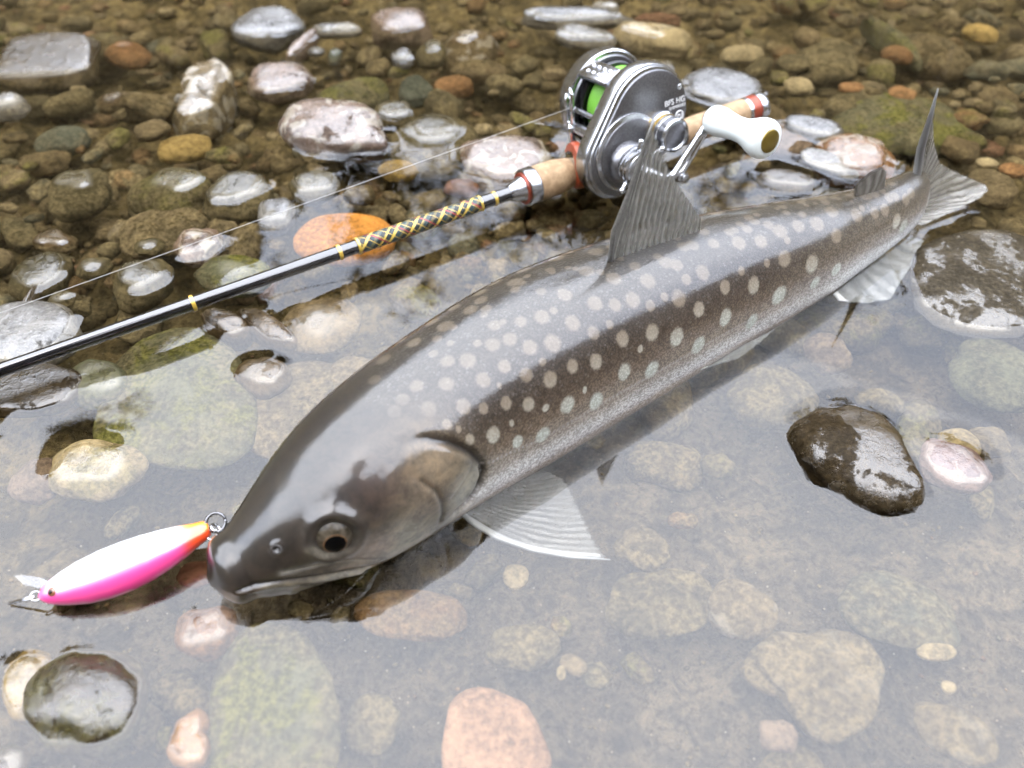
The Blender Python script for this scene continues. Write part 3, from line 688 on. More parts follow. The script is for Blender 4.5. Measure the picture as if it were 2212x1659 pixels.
# which side of the gill edge: use the edge's spine position at each height
op_s = np.array([fs[np.argmin(np.sum((ctr[:, :2] - q[:2]) ** 2, 1))] for q in oper]); op_z = oper[:, 2]
o_ = np.argsort(op_z); edge_s = np.interp(FV[..., 2], op_z[o_], op_s[o_])
sS = fs[:, None] * np.ones((1, NR))
headm = 1 / (1 + np.exp((sS - edge_s) / .0009))
crown = 1 / (1 + np.exp((sS - np.interp(vv, [0, .3], [.060, .083])) / .004))
zt = FV[..., 2]; headm = np.where(zt > op_z.max(), crown, headm); headm = np.where(zt < op_z.min(), 1 / (1 + np.exp((sS - .075) / .004)), headm)
colr = bodyc * (1 - headm[..., None]) + headc * headm[..., None]
def blend(c, m, k): return c * (1 - m[..., None]) + np.array(k) * m[..., None]
pt = lambda x, y: dist_to([on_fish(*hc(x, y))[0]])
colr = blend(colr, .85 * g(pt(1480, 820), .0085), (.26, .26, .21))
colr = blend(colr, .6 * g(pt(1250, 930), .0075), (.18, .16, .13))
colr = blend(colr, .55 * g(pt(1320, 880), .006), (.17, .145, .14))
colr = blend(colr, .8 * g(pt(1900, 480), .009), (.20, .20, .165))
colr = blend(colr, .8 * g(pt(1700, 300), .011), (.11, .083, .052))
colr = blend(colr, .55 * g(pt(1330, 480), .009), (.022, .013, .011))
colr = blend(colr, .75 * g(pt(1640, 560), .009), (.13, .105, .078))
colr = blend(colr, .75 * g(dm + .0004, .0013), (.26, .25, .22))
colr = blend(colr, .6 * g(dist_to(trace([(560,1180),(900,1150),(1150,1105)])), .0022), (.15, .14, .095))
colr = blend(colr, .5 * g(dist_to(trace([(750,1090),(1000,1060),(1200,1030)])), .002), (.105, .090, .068))
colr = blend(colr, .7 * g(de, .0085), (.020, .018, .016))
colr = blend(colr, .6 * g(dist_to(trace([(830,900),(940,950),(1080,900)])), .0012), (.17, .155, .12))
groove = np.clip(.9 * g(dg, .00055) + .45 * g(np.abs(dm - .0009), .0005) + .75 * g(dp_, .0006) + 1.0 * g(do_, .0012) * np.interp(FV[..., 2], [oper[:, 2].max() - .002, oper[:, 2].max()], [1, .5]) + .45 * g(ds_, .00035) + .9 * g(dn, .0006), 0, 1) * NEAR
lat_v = .462 + .01 * np.clip((u - .3) / .4, 0, 1) - .05 * np.clip((.32 - u) / .1, 0, 1)
lateral = np.exp(-((vv - lat_v[:, None]) / .0045) ** 2) * (1 - headm)
# pale spots (place in view, radius), carried over to the hidden side as well
R5 = [(980,1165,45,50),(1145,1195,38,42),(1310,1160,42,55),(1465,965,45,55),(1650,950,50,60),(1830,750,42,58),(2010,735,45,55),(2175,530,40,60),(1065,960,35,40),(1215,965,35,45),(1350,800,40,50),(1320,980,20,25),(1500,710,35,45),(1650,690,40,50),(1820,530,40,50),(2010,490,40,50),(2185,270,40,55),(925,985,30,35),(1200,780,35,45),(1640,500,35,45),(1890,280,42,55),(2000,320,30,35),(1745,450,25,30),(1025,845,15,18),(1300,690,22,25),(1580,860,18,20),(1935,600,18,25),(790,975,45,45),(920,810,45,45),(1060,710,40,40),(1225,590,45,45),(1370,565,50,55),(1500,430,45,50),(1640,310,45,50),(1780,320,40,40),(1990,160,45,50),(820,670,50,50),(680,680,40,45),(980,580,40,50),(1100,540,40,45),(1300,395,45,50),(1160,420,35,40),(1590,100,45,50),(1765,140,45,50),(1440,250,50,40),(690,830,50,40),(560,990,50,45),(480,840,50,35),(400,930,60,25),(350,1010,60,25),(1000,450,45,35),(1380,350,25,25),(690,1090,30,35),(830,1190,30,35),(760,1120,20,20),(2100,40,40,45),(1900,60,35,35),(1290,230,35,30),(2090,260,25,30),(1100,1080,18,22)]
R6 = [(135,110,45,45),(20,150,35,30),(275,195,30,50),(460,185,40,50),(660,20,45,40),(835,55,35,55),(1000,85,35,30),(630,250,50,45),(280,400,45,50),(105,345,35,45),(105,575,45,55),(450,420,50,40),(545,50,20,25),(380,90,25,25),(-40,60,40,40),(10,-60,40,40),(860,180,35,30)]
R3 = [(60,1590,40,40),(200,1580,40,35),(365,1570,40,50),(505,1560,40,40),(630,1500,45,45),(745,1460,40,40),(875,1450,45,45),(965,1375,40,40),(1000,1530,30,45),(780,1390,25,25),(1130,1390,45,35),(1245,1380,25,40),(1310,1360,25,45),(1390,1430,25,45),(1430,1470,20,50),(1180,1270,30,35),(1240,1260,30,35),(1340,1280,25,40),(1380,1270,20,35),(1450,1290,20,45),(1160,1350,20,20),(1085,1265,35,25),(900,1290,40,20),(770,1310,40,15),(650,1340,40,15),(1360,1190,30,15),(1480,1250,20,40),(560,1460,35,30),(420,1480,35,30),(300,1500,35,30),(680,1560,20,25),(140,1500,35,30),(40,1500,30,30),(480,1390,35,14),(980,1280,30,18)]
SP = [(737.3 + a / 3, 552.9 + b / 3, c / 3, d / 3) for a, b, c, d in R5] + [(1474.5 + a / 3, 552.9 + b / 3, c / 3, d / 3) for a, b, c, d in R6] + [(1474.5 + a / 3, b / 3, c / 3, d / 3) for a, b, c, d in R3]
spot = np.zeros((NS, NR)); flat = FV.reshape(-1, 3)
UVm = np.stack([fs[:, None] * np.ones((1, NR)), ang[None, :] * ((fa + fb) / 2)[:, None]], -1)
def add_spot(si, aj, r):
    i0 = np.argmin(np.abs(fs - si)); w = r * 1.6
    i_lo, i_hi = np.searchsorted(fs, si - w), np.searchsorted(fs, si + w)
    du = fs[i_lo:i_hi, None] - si; da = ((ang[None, :] - aj + math.pi) % (2 * math.pi) - math.pi) * ((fa + fb) / 2)[i_lo:i_hi, None]
    d = np.sqrt(du ** 2 + da ** 2) / r; spot[i_lo:i_hi] = np.maximum(spot[i_lo:i_hi], np.clip(1.25 - d, 0, 1))
for px, py, r1, r2 in SP:
    p, n = on_fish(px, py)
    if p is None: continue
    k = np.argmin(np.sum((FV - p) ** 2, -1)); i, j = divmod(k, NR)
    r = math.sqrt(r1 * r2) * np.linalg.norm(p - CC) / FPX * 1.30
    add_spot(fs[i], ang[j], r)
    if abs(ang[j]) > .25: add_spot(fs[i] + .004, -ang[j], r)
rs2 = np.random.RandomState(5)
for k in range(60): add_spot(rs2.uniform(.085, .30), rs2.uniform(-.28, .2), rs2.uniform(.0010, .0022))      # worm marks along the ridge
spotamt = np.interp(vv, [0, .12, .25, .36, .50, .62], [.12, .16, .24, .55, .95, .7])
spotamt = spotamt * (1 - .9 * headm)
endcap = [np.mean(FV[0], 0), np.mean(FV[-1], 0)]
V = np.concatenate([FV.reshape(-1, 3), endcap]) - np.array(fish.location)
FF_ = [tuple(q) for q in ffaces[:, ::-1].tolist()]; b0 = NS * NR
FF_ += [(b0, (j + 1) % NR, j) for j in range(NR)][::1] + [(b0 + 1, (NS - 1) * NR + j, (NS - 1) * NR + (j + 1) % NR) for j in range(NR)]
fme = mesh('body', V, FF_)
bm = bmesh.new(); bm.from_mesh(fme); bmesh.ops.recalc_face_normals(bm, faces=bm.faces); bm.to_mesh(fme); bm.free()
def vattr(me, name, arr, color=False):
    if color:
        a = me.attributes.new(name, 'FLOAT_COLOR', 'POINT'); x = np.concatenate([arr.reshape(-1, 3), arr.reshape(-1, 3)[[0, -1]]]); x = np.concatenate([x, np.ones((len(x), 1))], 1)
        a.data.foreach_set('color', x.ravel().astype(np.float32))
    else:
        a = me.attributes.new(name, 'FLOAT', 'POINT'); x = np.concatenate([arr.ravel(), arr.ravel()[[0, -1]]]); a.data.foreach_set('value', x.astype(np.float32))
vattr(fme, 'col', colr, True); vattr(fme, 'spot', spot); vattr(fme, 'head', headm); vattr(fme, 'groove', groove); vattr(fme, 'lateral', lateral); vattr(fme, 'spotamt', spotamt)
uvl = fme.uv_layers.new(name='UVMap'); li = np.empty(len(fme.loops), int); fme.loops.foreach_get('vertex_index', li)
uvv = np.concatenate([UVm.reshape(-1, 2), [[0, 0], [FLEN, 0]]]); uvl.data.foreach_set('uv', uvv[li].ravel().astype(np.float32))
fish_body = obj('body', fme, SKIN, fish)
floc = np.array(fish.location)
# ---- eye
eye_n = eyeN / np.linalg.norm(eyeN); eye_c = eyeP - eye_n * .0048 - floc
def cap(c, axis, R, a0, a1, n=40, m=14, stretch=1.0):
    b = MB(); a, x, y = b.frame(axis, (tan[20][0], tan[20][1], 0)); vs = []
    for i in range(m + 1):
        t = a0 + (a1 - a0) * i / m
        for k in range(n):
            q = 2 * math.pi * k / n; vs.append(c + a * R * math.cos(t) + (x * math.cos(q) + y * math.sin(q) * stretch) * R * math.sin(t))
    b.add(vs, grid_faces(m + 1, n, True)); return b
look = eye_n * .96 + np.array([0.02, -.22, -.10]); look /= np.linalg.norm(look)
m_eye = NT('fish_eye_iris'); pe = m_eye.pos()
ev = m_eye.mix(m_eye.step(m_eye.noise(pe, 700, 4, .6), .35, .65), (.020, .016, .010), (.055, .044, .030))
m_eye.bsdf(Base_Color=ev, Roughness=.35, Specular_IOR_Level=.1, Coat_Weight=.5, Coat_Roughness=.02, Coat_IOR=1.33)
eyeball = cap(eye_c, eye_n, .0066, 0, 1.5).build('eye', m_eye.m, fish)
cap(eye_c, look, .00690, .455, .50, m=4, stretch=1.0).build('iris_ring', simple('copper_iris', (.26, .15, .08), .25, .6), eyeball)
cap(eye_c, look, .00685, 0.0, .46, m=8, stretch=1.0).build('pupil', simple('pupil_black', (.0015, .0015, .0015), .3, Specular_IOR_Level=.05, Coat_Weight=.25, Coat_Roughness=.02, Coat_IOR=1.33), eyeball)
b = MB(); a_, x_, y_ = b.frame(eye_n, (tan[20][0], tan[20][1], 0))
b.tube([eye_c + eye_n * .0030 + (x_ * math.cos(q) * 1.05 + y_ * math.sin(q)) * .0060 for q in np.linspace(0, 2 * math.pi, 49)], .0006, 8)
b.build('eyelid', simple('eyelid_skin', (.045, .038, .030), .35, grain=.5, Coat_Weight=1.0, Coat_Roughness=.08), eyeball)
b = MB(); a_, x_, y_ = b.frame(nosN)
b.tube([nosP - floc + (x_ * math.cos(q) * 1.2 + y_ * math.sin(q)) * .0012 + nosN * .0002 for q in np.linspace(0, 2 * math.pi, 25)], .00035, 6)
b.build('nostril', simple('nostril_skin', (.022, .019, .017), .5, grain=.4, Coat_Weight=.15, Coat_Roughness=.06), fish)
# ---- fins: ribbed sheets with thickness
def fin_material(name, base, ray_c, alpha, n_rays, edge=None):
    t = NT(name); uvn = t.n('ShaderNodeUVMap').outputs['UV']; s = t.sep(uvn); p = t.pos()
    wob = t.math('ADD', t.math('MULTIPLY', s[0], n_rays), t.math('MULTIPLY', t.noise(p, 60, 3), 2.0))
    w = t.math('SINE', t.math('MULTIPLY', wob, 6.2832)); r = t.math('MULTIPLY', t.step(w, -.6, .9), t.step(t.noise(p, 250, 4), .3, .6, .35, 1.0))
    c = t.mix(r, base, ray_c); c = t.mix(t.math('MULTIPLY', t.step(t.noise(p, 600, 5, .7), .4, .7), .45), c, tuple(q * 1.7 for q in base))
    if edge: c = t.mix(t.step(s[0], .07, .03), c, edge)
    al = t.math('ADD', t.math('MULTIPLY', r, (1 - alpha) * (.28 if alpha < .5 else .7)), alpha, clamp=True)
    if edge: al = t.math('MAXIMUM', al, t.step(s[0], .07, .03))
    al = t.math('MULTIPLY', al, t.step(t.math('ADD', s[1], t.math('MULTIPLY', t.noise(p, 900, 3), .05)), 1.02, .97, .0, 1.0))
    t.bsdf(Base_Color=c, Roughness=.4, Alpha=al, Coat_Weight=.35, Coat_Roughness=.2, Normal=t.bump(w, .4, .0003))
    return t.m
def fin(name, root, tipline, mat, nu=60, nv=24, rays=18, amp=.00028, bulge=None, fray=0.0, thick=.0004, lead=None):
    root = np.array(root, float); tipline = np.array(tipline, float)
    def res(p, n):
        d = np.linalg.norm(np.diff(p, axis=0), axis=1); s = np.concatenate([[0], np.cumsum(d)]); q = np.linspace(0, s[-1], n)
        return np.stack([np.interp(q, s, p[:, k]) for k in range(3)], -1)
    A, B = res(root, nu), res(tipline, nu); ker5 = np.ones(5) / 5
    vs = np.zeros((nu, nv, 3)); uv = np.zeros((nu, nv, 2)); nrm = np.cross(B[nu // 2] - A[nu // 2], A[-1] - A[0]); nrm /= np.linalg.norm(nrm)
    for i in range(nu):
        fr = 1 - fray * (.5 + .5 * math.sin(i * 2.1) * math.cos(i * .77))
        for j in range(nv):
            t = j / (nv - 1); q = A[i] + (B[i] - A[i]) * t * fr
            q = q + nrm * (amp * math.sin(i / (nu - 1) * rays * 6.2832) * min(1, t * 3) + (bulge or 0) * math.sin(t * 3.14) * .5)
            if lead is not None: q = q + np.array(lead) * math.sin(t * 3.14) * (1 - i / (nu - 1)) ** 2
            vs[i, j] = q; uv[i, j] = (i / (nu - 1), t)
    me = mesh(name, vs.reshape(-1, 3) - floc, grid_faces(nu, nv))
    l = me.uv_layers.new(name='UVMap'); li = np.empty(len(me.loops), int); me.loops.foreach_get('vertex_index', li); l.data.foreach_set('uv', uv.reshape(-1, 2)[li].ravel().astype(np.float32))
    o = obj(name, me, mat, fish); md = o.modifiers.new('thickness', 'SOLIDIFY'); md.thickness = thick; md.offset = 0
    return o
iD = np.argmin(np.abs(u - .60)); nD = np.array([far[iD][0], far[iD][1], 0]); pD = np.array([ctr[iD][0], ctr[iD][1], 0]) + 0
ridge = lambda uu: np.array([np.interp(uu, u, ctr[:, k]) for k in range(3)]) + np.array([0, 0, np.interp(uu, u, fb) - .0015])
def uni(px):                                    # station whose ridge is seen at this column
    q = np.array([proj(ridge(t))[0] for t in np.linspace(.2, 1, 160)]); return np.interp(px, q, np.linspace(.2, 1, 160))
rD = [ridge(uni(x)) for x in np.linspace(1318, 1512, 9)]
nDv = np.cross(rD[-1] - rD[0], (0, 0, 1.)); nDv /= np.linalg.norm(nDv)
tD = [PL(x, y, rD[4], nDv) for x, y in [(1326, 500), (1348, 445), (1374, 375), (1396, 305), (1412, 258), (1420, 285), (1434, 335), (1462, 385), (1490, 430), (1514, 470)]]
# dorsal rays sweep up and back: pair the front of the base with the tip
dors = fin_material('dorsal_fin_web', (.16, .155, .135), (.26, .25, .225), .52, 15)
fin('dorsal_fin', rD, tD[3:], dors, rays=15, nu=120, amp=.00007, fray=.04)
b = MB(); b.tube([p - floc for p in [rD[0]] + tD[0:5]], [.0010, .0010, .0009, .0008, .0006, .0004], 8); 
front_ray = b.build('front_ray', simple('fin_spine_grey', (.09, .088, .08), .3, grain=.3, Coat_Weight=1.0, Coat_Roughness=.08), fish)
fin('front_web', [rD[0], tD[0], tD[1], tD[2], tD[3], tD[4]], [rD[1], rD[1] * .6 + tD[3] * .4, rD[1] * .35 + tD[3] * .65, rD[1] * .15 + tD[3] * .85, tD[3] * .7 + tD[4] * .3, tD[4]], fin_material('front_fin_web', (.13, .125, .11), (.15, .145, .13), .8, 2), rays=1, amp=.00002)
# adipose fin
rA = [ridge(uni(x)) for x in (1846, 1868, 1890, 1908)]; nA = np.cross(rA[-1] - rA[0], (0, 0, 1.)); nA /= np.linalg.norm(nA)
fin('adipose_fin', rA, [PL(x, y, rA[1], nA) for x, y in ((1850, 398), (1880, 372), (1905, 360), (1913, 368))], fin_material('adipose_fin_web', (.10, .09, .075), (.15, .14, .12), .85, 4), rays=3, amp=.0001, thick=.001)
# tail fin: upper lobe stands, lower lobe lies flat on the water
pe_, te = ctr[-1], np.array([tan[-1][0], tan[-1][1], 0]); pT = pe_ + np.array([0, 0, fb[-1] * .9]); pB = pe_ - np.array([0, 0, fb[-1] * .75])
nT = np.cross(te, (0, 0, 1.)); rT = [pT - te * .004, pT + te * .0005, pe_ + te * .003 + np.array([0, 0, .004]), pe_ + te * .002 - np.array([0, 0, .006]), pB, pB - te * .004]
up_ = lambda x, y, k=.010: PL(x, y, pe_ + te * k, nT)
tail_m = fin_material('tail_fin_web', (.10, .09, .07), (.15, .138, .112), .66, 20)
fin('tail_fin', rT, [up_(2025, 193), up_(2016, 262, .012), up_(2018, 305, .012) * .6 + P(2018, 305, .036) * .4, P(2031, 350, .022), P(2062, 368, .015), P(2100, 384, .010), P(2130, 396, .006), P(2141, 409, .004), P(2120, 428, .003), P(2070, 452, .002), P(2020, 476, .001), P(1994, 487, .000)], tail_m, nu=140, nv=40, rays=20, amp=.00012, fray=.02)
b = MB(); b.tube([pT - te * .016 - np.array([0, 0, .003]) - floc, pT - te * .004 + np.array([0, 0, .0015]) - floc] + [up_(x, y, .008) - floc for x, y in ((1990, 318), (2007, 262), (2026, 192))], [.0016, .0020, .0017, .0011, .0003], 8)
b.build('tail_edge_ray', simple('fin_spine_pale', (.12, .12, .118), .3, Coat_Weight=1.0, Coat_Roughness=.08), fish)
# paired and belly fins
pale_fin = fin_material('pale_fin_web', (.085, .090, .090), (.135, .14, .145), .24, 15, edge=(.17, .18, .19))
zf = -.0022
fin('pectoral_fin', [P(996, 1108, -.003), P(1016, 1088, -.004), P(1045, 1062, -.005), P(1080, 1038, -.005)], [P(1318, 1209, -.003), P(1308, 1195, zf), P(1282, 1150, zf), P(1258, 1100, zf), P(1238, 1060, zf), P(1222, 1034, zf), P(1180, 1016, -.004)], pale_fin, rays=14, nu=90, amp=.00010, bulge=-.0016, fray=.02, lead=P(1130, 1182, -.002) - P(1150, 1160, -.002))
b = MB(); b.tube([P(x, y, z) - floc for x, y, z in ((994, 1106, -.003), (1030, 1136, -.0025), (1075, 1162, -.002), (1150, 1188, -.002), (1230, 1203, -.0022), (1318, 1209, -.003))], [.0009, .0009, .0008, .0007, .0005, .0002], 8)
b.build('pectoral_edge_ray', simple('fin_edge_white', (.19, .20, .21), .35), fish)
white_fin = fin_material('belly_fin_web', (.15, .16, .165), (.22, .23, .24), .34, 8, edge=(.45, .47, .49))
fin('pelvic_fin', [P(1500, 805, -.004), P(1540, 782, -.004), P(1580, 758, -.004)], [P(1530, 792, -.001), P(1600, 772, -.001), P(1648, 735, -.001), P(1676, 710, -.001)], white_fin, rays=8)
fin('anal_fin', [P(1800, 636, -.002), P(1850, 598, -.002), P(1900, 562, -.002), P(1965, 512, -.001)], [P(1812, 650, -.002), P(1870, 656, -.0015), P(1925, 648, -.001), P(1945, 612, -.001), P(1975, 566, -.001), P(1996, 520, 0.0)], white_fin, rays=10, amp=.0002)
EMERGENT.append(fish_body)

# ------------------------------------------------------------------ rod
RZ = .0105
RA = P(0, 800, RZ); RB = P(1640, 230, RZ); RD = (RB - RA) / np.linalg.norm(RB - RA)
rodp = lambda s: RA + RD * s
SILVER = simple('brushed_aluminium', (.42, .43, .45), .24, 1.0, grain=.15, gscale=1500)
DARKM = simple('gunmetal', (.18, .18, .19), .36, 1.0, grain=.2, gscale=1200)
CHROME = simple('polished_steel', (.55, .56, .58), .10, 1.0)
BLACKG = simple('black_lacquer', (.004, .004, .005), .12, Coat_Weight=1.0, Coat_Roughness=.10, Coat_IOR=1.62)
GOLD = simple('gold_thread', (.42, .28, .04), .35, .3, Coat_Weight=1.0, Coat_Roughness=.05)
REDM = simple('red_anodised', (.20, .035, .015), .3, .3, grain=.2)
ORANGE = simple('orange_hood', (.26, .045, .014), .35, .2, grain=.15)
def cork_mat():
    t = NT('cork'); p = t.pos()
    n = t.noise(p, 260, 5, .7); n2 = t.noise(p, 900, 4, .7)
    c = t.mix(t.step(n, .35, .7), (.20, .125, .062), (.31, .21, .115)); c = t.mix(t.step(t.noise(p, 330, 5, .8, .8), .62, .70), c, (.07, .035, .015))
    t.bsdf(Base_Color=c, Roughness=.7, Normal=t.bump(t.math('ADD', n, n2), .4, .0006)); return t.m
CORK = cork_mat()
rod = empty('fishing_rod', rodp(.2) - np.array([0, 0, .006])); rloc = np.array(rod.location)
tag(rod, 'black fishing rod with gold rings, patterned thread wrap and cork handle', 'fishing rod')
def rl(name, prof, mat, n=32):
    b = MB(); b.lathe(RA - rloc, RD, prof, n); return b.build(name, mat, rod, auto=40)
rl('blank', [(-.22, .0023), (0, .0026), (.10, .0028), (.2114, .0031)], BLACKG)
for s in (.0686, .1289, .2027): rl('gold_ring', [(s - .0008, .0026), (s - .0007, .0033), (s + .0007, .0033), (s + .0008, .0026)], GOLD)
# decorated thread wrap: crossing gold, red and teal threads on a dark ground
def wrap_mat():
    t = NT('woven_thread_wrap'); uvn = t.n('ShaderNodeUVMap').outputs['UV']; s = t.sep(uvn); a, ph = s[0], s[1]        # a = mm along, ph = turns
    out = None
    def stripes(sign, pitch, off, lo, hi):
        x = t.math('FRACT', t.math('ADD', t.math('ADD', t.math('DIVIDE', a, pitch), t.math('MULTIPLY', ph, sign)), off))
        tri = t.math('ABSOLUTE', t.math('SUBTRACT', x, .5)); return t.step(tri, lo, hi)
    c = (.012, .016, .016)
    teal = t.math('MULTIPLY', stripes(2, 11.5, .15, .18, .12), 1.0)
    c = t.mix(t.math('MULTIPLY', teal, .6), c, (.025, .05, .054))
    g1 = stripes(5, 4.4, .0, .21, .14); g2 = stripes(-5, 4.4, .3, .075, .035)
    band = t.step(t.math('ABSOLUTE', t.math('SUBTRACT', t.math('FRACT', t.math('ADD', t.math('DIVIDE', a, 11.5), t.math('MULTIPLY', ph, 2.0))), .5)), .30, .20, 1.0, .15)
    c = t.mix(t.math('MULTIPLY', g1, band), c, (.44, .31, .06)); c = t.mix(t.math('MULTIPLY', g2, .85), c, (.40, .27, .05))
    r1 = stripes(-2, 11.5, .55, .05, .025); c = t.mix(r1, c, (.20, .03, .03))
    w1 = stripes(4, 5.75, .55, .035, .015); c = t.mix(t.math('MULTIPLY', w1, .3), c, (.12, .17, .17))
    t.bsdf(Base_Color=c, Roughness=.45, Specular_IOR_Level=.2, Coat_Weight=.6, Coat_Roughness=.12, Coat_IOR=1.4); return t.m
b = MB(); N_, M_ = 120, 48; a_, x_, y_ = b.frame(RD); vs = []; uvs = []
for i in range(N_):
    s = .1376 + (.1949 - .1376) * i / (N_ - 1); r = .0034
    for k in range(M_ + 1):
        q = 2 * math.pi * k / M_; vs.append(RA - rloc + RD * s + (x_ * math.cos(q) + y_ * math.sin(q)) * r); uvs.append((i / (N_ - 1) * 57.3, k / M_))
me = mesh('thread_wrap', vs, [q[::-1] for q in grid_faces(N_, M_ + 1).tolist()]); l = me.uv_layers.new(name='UVMap')
li = np.empty(len(me.loops), int); me.loops.foreach_get('vertex_index', li); l.data.foreach_set('uv', np.array(uvs)[li].ravel().astype(np.float32))
obj('thread_wrap', me, wrap_mat(), rod)
for s in (.1372, .1953): rl('wrap_end_ring', [(s - .0006, .0030), (s - .0005, .00365), (s + .0005, .00365), (s + .0006, .0030)], GOLD)
rl('winding_check', [(.2105, 0.00344), (.2112, 0.00385), (.2140, 0.00459), (.2172, 0.00590), (.2178, 0.00607), (.2180, 0.00492)], SILVER)
rl('red_ring', [(.2170, 0.00410), (.2172, 0.00705), (.2185, 0.00722), (.2187, 0.00492)], REDM)
rl('grip_collar', [(.2180, 0.00574), (.2181, 0.00804), (.2186, 0.00853), (.2232, 0.00869), (.2238, 0.00836), (.2240, 0.00492)], SILVER)
rl('foregrip', [(.2238, 0.00492), (.2240, 0.00804), (.2275, 0.00820), (.2310, 0.00787), (.2345, 0.00812), (.2380, 0.00763), (.2420, 0.00689), (.2450, 0.00640), (.2452, 0.00328)], CORK)
rl('seat_barrel', [(.2450, 0.00328), (.2451, 0.00607), (.2500, 0.00640), (.2600, 0.00623), (.300, 0.00607), (.309, 0.00590), (.3092, 0.00328)], simple('black_nylon', (.012, .011, .010), .35, grain=.3))
E2h = np.array([RD[1], -RD[0], 0]); b = MB(); hx = RD * .9 + np.array([0, 0, .18])
b.lathe(RA - rloc + RD * .2440 + np.array([0, 0, .0030]), RD * .97 + E2h * .24, [(0, .0074), (.0005, .0102), (.0025, .0107), (.0040, .0105), (.0042, .0086), (.0010, .0078)], 40)
b.build('reel_hood', ORANGE, rod, auto=45)
b = MB(); b.lathe(RA - rloc + RD * .2425 + np.array([0, 0, .0040]), RD * .85 + np.array([0, 0, -.1]), [(0, .0030), (.0006, .0062), (.0030, .0066), (.0034, .004)], 28)
b.build('hood_plate', CHROME, rod, auto=45)
rl('butt_grip', [(.3090, 0.00336), (.3092, 0.00605), (.3180, 0.00647), (.3300, 0.00638), (.3440, 0.00655), (.3490, 0.00655), (.3492, 0.00336)], CORK)
rl('butt_ring', [(.3490, 0.00336), (.3491, 0.00672), (.3512, 0.00680), (.3513, 0.00336)], SILVER)
rl('butt_red_ring', [(.3512, 0.00336), (.3513, 0.00689), (.3566, 0.00689), (.3567, 0.00336)], REDM)
rl('butt_cap', [(.3566, 0.00336), (.3567, 0.00722), (.3590, 0.00739), (.3615, 0.00706), (.3625, 0.00622), (.3627, 0.00252)], SILVER)

# ------------------------------------------------------------------ reel
al = rad(10); E1 = RD; E2 = np.array([RD[1], -RD[0], 0]) * math.cos(al) + np.array([0, 0, math.sin(al)]); E3 = -np.cross(E1, E2)
RO = RA + RD * .2745 + E3 * .0225
reel = empty('baitcasting_reel', RO - E3 * .015); qloc = np.array(reel.location)
tag(reel, 'round silver and gunmetal casting reel with bright green line and white handle knob', 'fishing reel')
LP = lambda e1, e2, e3: RO - qloc + E1 * e1 * .001 + E2 * e2 * .001 + E3 * e3 * .001
O0 = LP(0, 0, 0); mm = .001
def circ(cx, cy, r, n=72): return [(cx + r * math.cos(2 * math.pi * k / n), cy + r * math.sin(2 * math.pi * k / n)) for k in range(n)]
def hull(pts):
    pts = sorted(set((round(a, 5), round(b_, 5)) for a, b_ in pts)); lo = []; up = []
    cr = lambda o, a, c: (a[0] - o[0]) * (c[1] - o[1]) - (a[1] - o[1]) * (c[0] - o[0])
    for p in pts:
        while len(lo) >= 2 and cr(lo[-2], lo[-1], p) <= 0: lo.pop()
        lo.append(p)
    for p in reversed(pts):
        while len(up) >= 2 and cr(up[-2], up[-1], p) <= 0: up.pop()
        up.append(p)
    return lo[:-1] + up[:-1]
def rprism(name, outline, z0, z1, mat, bev=.8, parent=None):
    b = MB(); b.prism([(a * mm, c * mm) for a, c in outline], O0, E1, E3, E2, z0 * mm, z1 * mm, bev * mm); return b.build(name, mat, parent or reel, auto=35)
def rlathe(name, e1, e3, prof, mat, parent=None, n=48):
    b = MB(); b.lathe(LP(e1, 0, e3), E2, [(a * mm, r * mm) for a, r in prof], n); return b.build(name, mat, parent or reel, auto=35)
DX, DZ = -15.0, -15.5
g_out = hull(circ(0, 0, 22.3) + circ(DX, DZ, 18.8))
plate = rprism('gear_side_plate', g_out, 8.5, 16.5, SILVER, 1.2)
rprism('rim_step', hull(circ(0, 0, 21.4) + circ(DX, DZ, 17.4)), 16.0, 18.0, SILVER, .6, plate)
rprism('gear_cover', hull(circ(.4, -.3, 20.2) + circ(DX, DZ, 16.4)), 17.6, 19.2, DARKM, .7, plate)
rprism('gear_bulge', circ(DX + 2.5, DZ + 3.0, 17.5, 64), 18.8, 20.4, SILVER, .6, plate)
rprism('gear_bulge_face', circ(DX + 2.8, DZ + 2.6, 15.6, 64), 20.2, 21.2, DARKM, .6, plate)
# the palm side
palm = rlathe('palm_side_plate', 0, 0, [(-12, 12), (-12, 21.6), (-12.6, 22.4), (-18.5, 22.4), (-21, 21.4), (-23.2, 19), (-24.5, 15), (-24.5, 3)], SILVER)
rlathe('palm_inner_ring', 0, 0, [(-11.2, 10), (-11.2, 19.6), (-12.1, 20.2), (-12.2, 10)], DARKM, palm)
# spool and line
spool = rlathe('spool', 0, 0, [(-11.0, 4), (-11.0, 18.0), (-8.4, 18.2), (-7.8, 17.4), (-7.6, 9), (5.8, 9), (6.0, 17.4), (6.6, 18.2), (8.3, 18.0), (8.3, 4)], simple('dark_spool_metal', (.05, .05, .052), .25, .9))
t = NT('green_braided_line'); tp = t.n('ShaderNodeVectorMath', operation='DOT_PRODUCT'); t.put(tp.inputs[0], t.pos()); tp.inputs[1].default_value = tuple(E2)
lw = t.math('SINE', t.math('ADD', t.math('MULTIPLY', tp.outputs['Value'], 9000), t.math('MULTIPLY', t.noise(t.pos(), 160, 3), 14)))
t.bsdf(Base_Color=t.mix(t.step(lw, -.6, .8), (.07, .24, .012), (.19, .46, .05)), Roughness=.45, Normal=t.bump(lw, .4, .0003))
rlathe('wound_line', 0, 0, [(-6.6, 9), (-6.6, 15.8), (-5.0, 16.9), (0, 17.2), (4.0, 17.1), (5.5, 16.4), (5.5, 9)], t.m, spool)
